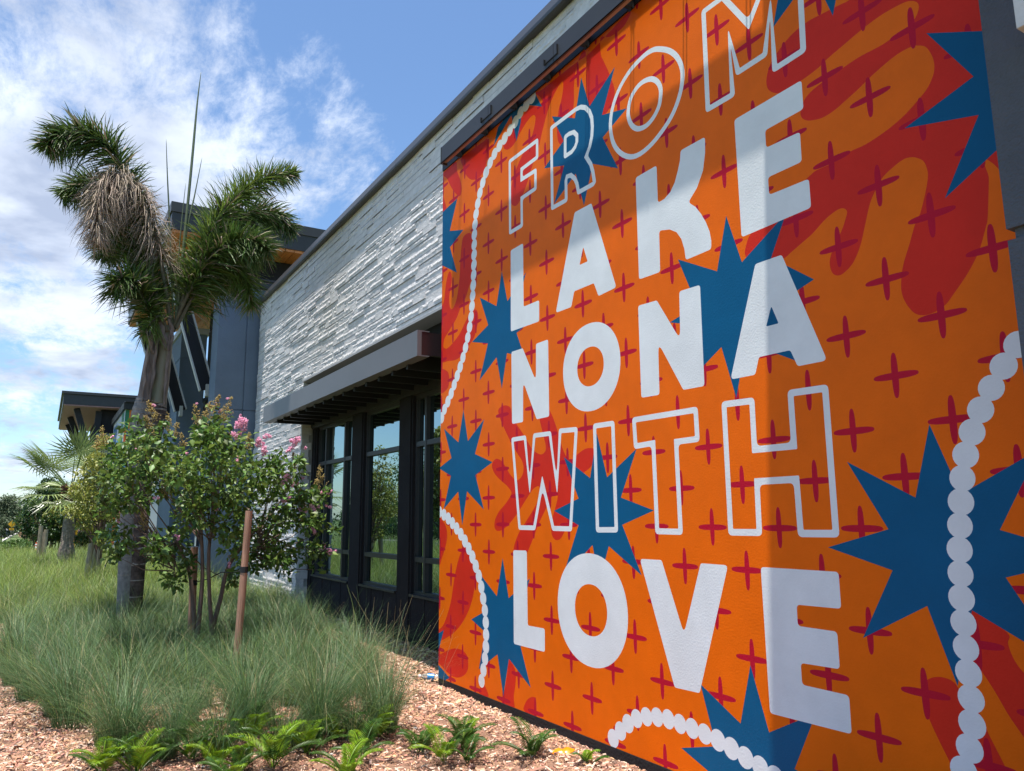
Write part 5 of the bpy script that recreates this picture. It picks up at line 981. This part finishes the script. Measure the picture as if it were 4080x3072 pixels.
# small clover-like weeds
mb = MB(); g = random.Random(2)
for (cx_, cy_) in ((-6.2, -1.75), (-6.6, -2.3), (-5.75, -2.2)):
    for k in range(34):
        x = cx_+g.gauss(0, .09); y = cy_+g.gauss(0, .09); z = g.uniform(.04, .13); mb.tube([(x, y, 0), (x, y, z)], .0008, 3, cap=False)
        for q in range(3):
            a = q*2.09+g.random(); mb.add([(x, y, z), (x+.016*math.cos(a-.4), y+.016*math.sin(a-.4), z+.003), (x+.022*math.cos(a), y+.022*math.sin(a), z), (x+.016*math.cos(a+.4), y+.016*math.sin(a+.4), z+.003)], [(0, 1, 2, 3)])
tag(mb.build('clover_weeds', M_LEAFM), 'small clover weeds among the mulch at the grass edge', 'weeds', kind='stuff')

# ================================================================== MULCH CHIPS
g = np.random.default_rng(12); n = 95000
x = np.where(g.random(n) < .7, g.uniform(-8.6, -3.0, n), g.uniform(-15, -6.0, n)); y = g.uniform(-4.6, 1.05, n)
keepm = ((x > -8.6) | (y < -2.6) | (y > -.35)) & (y < np.where(x < -7.1, .72, -.01)); x = x[keepm]; y = y[keepm]; n = len(x)
near = np.clip((x+9)/4, 0, 1)
L = g.lognormal(-3.75, .50, n)*(1.0+.5*(1-near)); W = L*g.uniform(.16, .42, n); H = np.minimum(.006, W*.6)+.001
az = g.random(n)*2*np.pi; tl = g.normal(size=n)*.30
z = np.array([mulch_z(a, b) for a, b in zip(x, y)])+.005+g.random(n)*.012
ax = np.stack([np.cos(az)*np.cos(tl), np.sin(az)*np.cos(tl), np.sin(tl)], 1); sd = np.stack([-np.sin(az), np.cos(az), g.normal(size=n)*.3], 1); upn = np.cross(ax, sd); c = np.stack([x, y, z], 1)
hl = (L/2)[:, None]; hw = (W/2)[:, None]; hh = H[:, None]
V = np.stack([c-ax*hl-sd*hw*.5, c+ax*hl-sd*hw*.3, c+ax*hl*.9+sd*hw*.6, c-ax*hl*.85+sd*hw, c-ax*hl*.7+upn*hh, c+ax*hl*.75+upn*hh], 1).reshape(-1, 3)
i = np.arange(n)[:, None]*6; F = np.concatenate([i+np.array([[0, 1, 5, 4]]), i+np.array([[2, 3, 4, 5]])])
tag(stuffmesh('mulch_chips', V, F, [M_CHIP, mat('pale_chip', (.62, .45, .34), rough=.9, island=.3), mat('dark_chip', (.10, .055, .04), rough=.95, island=.3)], np.tile(np.searchsorted([.64, .86], g.random(n)), 2)), 'loose shredded bark mulch chips', 'mulch', kind='stuff')
mb = MB(); gr = random.Random(3)
for k in range(60):
    x = gr.uniform(-8.6, -4.2); y = gr.uniform(-3.9, -.4) if gr.random() < .6 else gr.uniform(-4.2, -3.0); r = gr.uniform(.006, .02); zz = mulch_z(x, y)+.015
    vs = []; nf = 7
    for j in range(nf): a = 2*math.pi*j/nf; vs.append((x+r*math.cos(a)*gr.uniform(.7, 1.1), y+r*math.sin(a)*gr.uniform(.7, 1.1), zz))
    vs += [(x, y, zz+r*.5), (x, y, zz-r*.5)]; mb.add(vs, [(j, (j+1) % nf, nf) for j in range(nf)]+[((j+1) % nf, j, nf+1) for j in range(nf)])
tag(mb.build('pebbles', mat('pebble', (.36, .34, .32), rough=.9, island=.3)), 'small pale pebbles scattered in the mulch', 'pebbles', kind='stuff')

# ================================================================== LITTER
w = Vector((-4.50, -.33, .045)); t = thing('snack_wrapper', 'crumpled orange and white foil wrapper lying on the mulch', 'wrapper', tuple(w))
e1 = Vector((.80, -.45, 0)).normalized() ; e1 = Vector((.52, .86, 0)).normalized(); e2 = Vector((-.86, .52, 0)).normalized(); nx, ny = 14, 8; vs = []
for i in range(nx+1):
    for j in range(ny+1):
        u, v = i/nx-.5, j/ny-.5; zz = .020*(1-(2*abs(v))**3)*(1-(2*abs(u))**5)+.008*mnoise.noise(Vector((u*9, v*7, 1)))+.010*abs(math.sin(u*9))*(v+.5); vs.append(tuple(w+e1*(u*.155)*(1+.12*math.sin(v*7))+e2*v*.085*(1+.1*math.sin(u*11))+Vector((0, 0, zz+.012*u))))
mb = MB(); mb.add(vs, [(i*(ny+1)+j, (i+1)*(ny+1)+j, (i+1)*(ny+1)+j+1, i*(ny+1)+j+1) for i in range(nx) for j in range(ny)]); mb.build('foil', mat('orange_foil', (.85, .24, .01), rough=.22, spec=.8), t, smooth=True)
mb = MB(); k = [tuple(w+e1*(-.077+.0+du)+e2*dv+Vector((0, 0, dz))) for du, dv, dz in ((0, -.04, .01), (-.02, -.03, .022), (-.008, -.015, .015), (-.024, .0, .02), (-.01, .012, .014), (-.018, .035, .02), (0, .04, .008), (.01, .02, .012), (.01, -.02, .012))]; mb.add(k, [(0, 1, 2, 8), (2, 3, 4, 8), (4, 5, 6, 7), (8, 4, 7, 7)][:3]); mb.build('torn_end', M_WHITE, t)
c = Vector((-7.20, -.03, .05)); t = thing('plastic_bottle', 'clear crushed plastic bottle with blue label by the mural corner', 'bottle', tuple(c))
pl = bpy.data.materials.new('clear_plastic'); pl.use_nodes = True; b = pl.node_tree.nodes['Principled BSDF']; b.inputs['Transmission Weight'].default_value = .85; b.inputs['Roughness'].default_value = .05; b.inputs['Base Color'].default_value = (.85, .95, 1, 1); b.inputs['IOR'].default_value = 1.4
d = Vector((.25, -.95, .05)).normalized(); d = Vector((-.55, -.83, .08)).normalized(); mb = MB(); P = [c+d*s for s in (-.10, -.095, -.07, -.04, -.01, .02, .05, .075, .09, .105)]; mb.tube(P, [.024, .031, .033, .029, .033, .030, .033, .024, .013, .012], 16); mb.build('bottle_body', pl, t, smooth=True)
mb = MB(); mb.tube([c-d*.035, c+d*.03], [.0335, .0338], 16, cap=False); mb.build('bottle_label', mat('blue_label', (.03, .22, .55), rough=.3), t, smooth=True); mb = MB(); mb.tube([c+d*.10, c+d*.12], .015, 12); mb.build('bottle_cap', M_WHITE, t)
c = Vector((-11.2, -3.62, .03)); t = thing('red_cap', 'small red plastic sprinkler cap on the left mulch', 'cap', tuple(c)); q = at(48, 2528, X=-12.2); q = Vector((-12.2, q.y, .10)); t.location = q
mb = MB(); mb.tube([q-Vector((0, 0, .12)), q, q+Vector((0, 0, .03))], [.018, .030, .026], 12); mb.build('cap_body', mat('red_plastic', (.75, .06, .02), rough=.35), t); mb = MB(); mb.tube([q+Vector((0, 0, .03)), q+Vector((0, 0, .042))], [.018, .012], 10); mb.build('cap_knob', mat('red_plastic', (.7, .05, .02)), t)
c = at(366, 2392, X=-9.0)
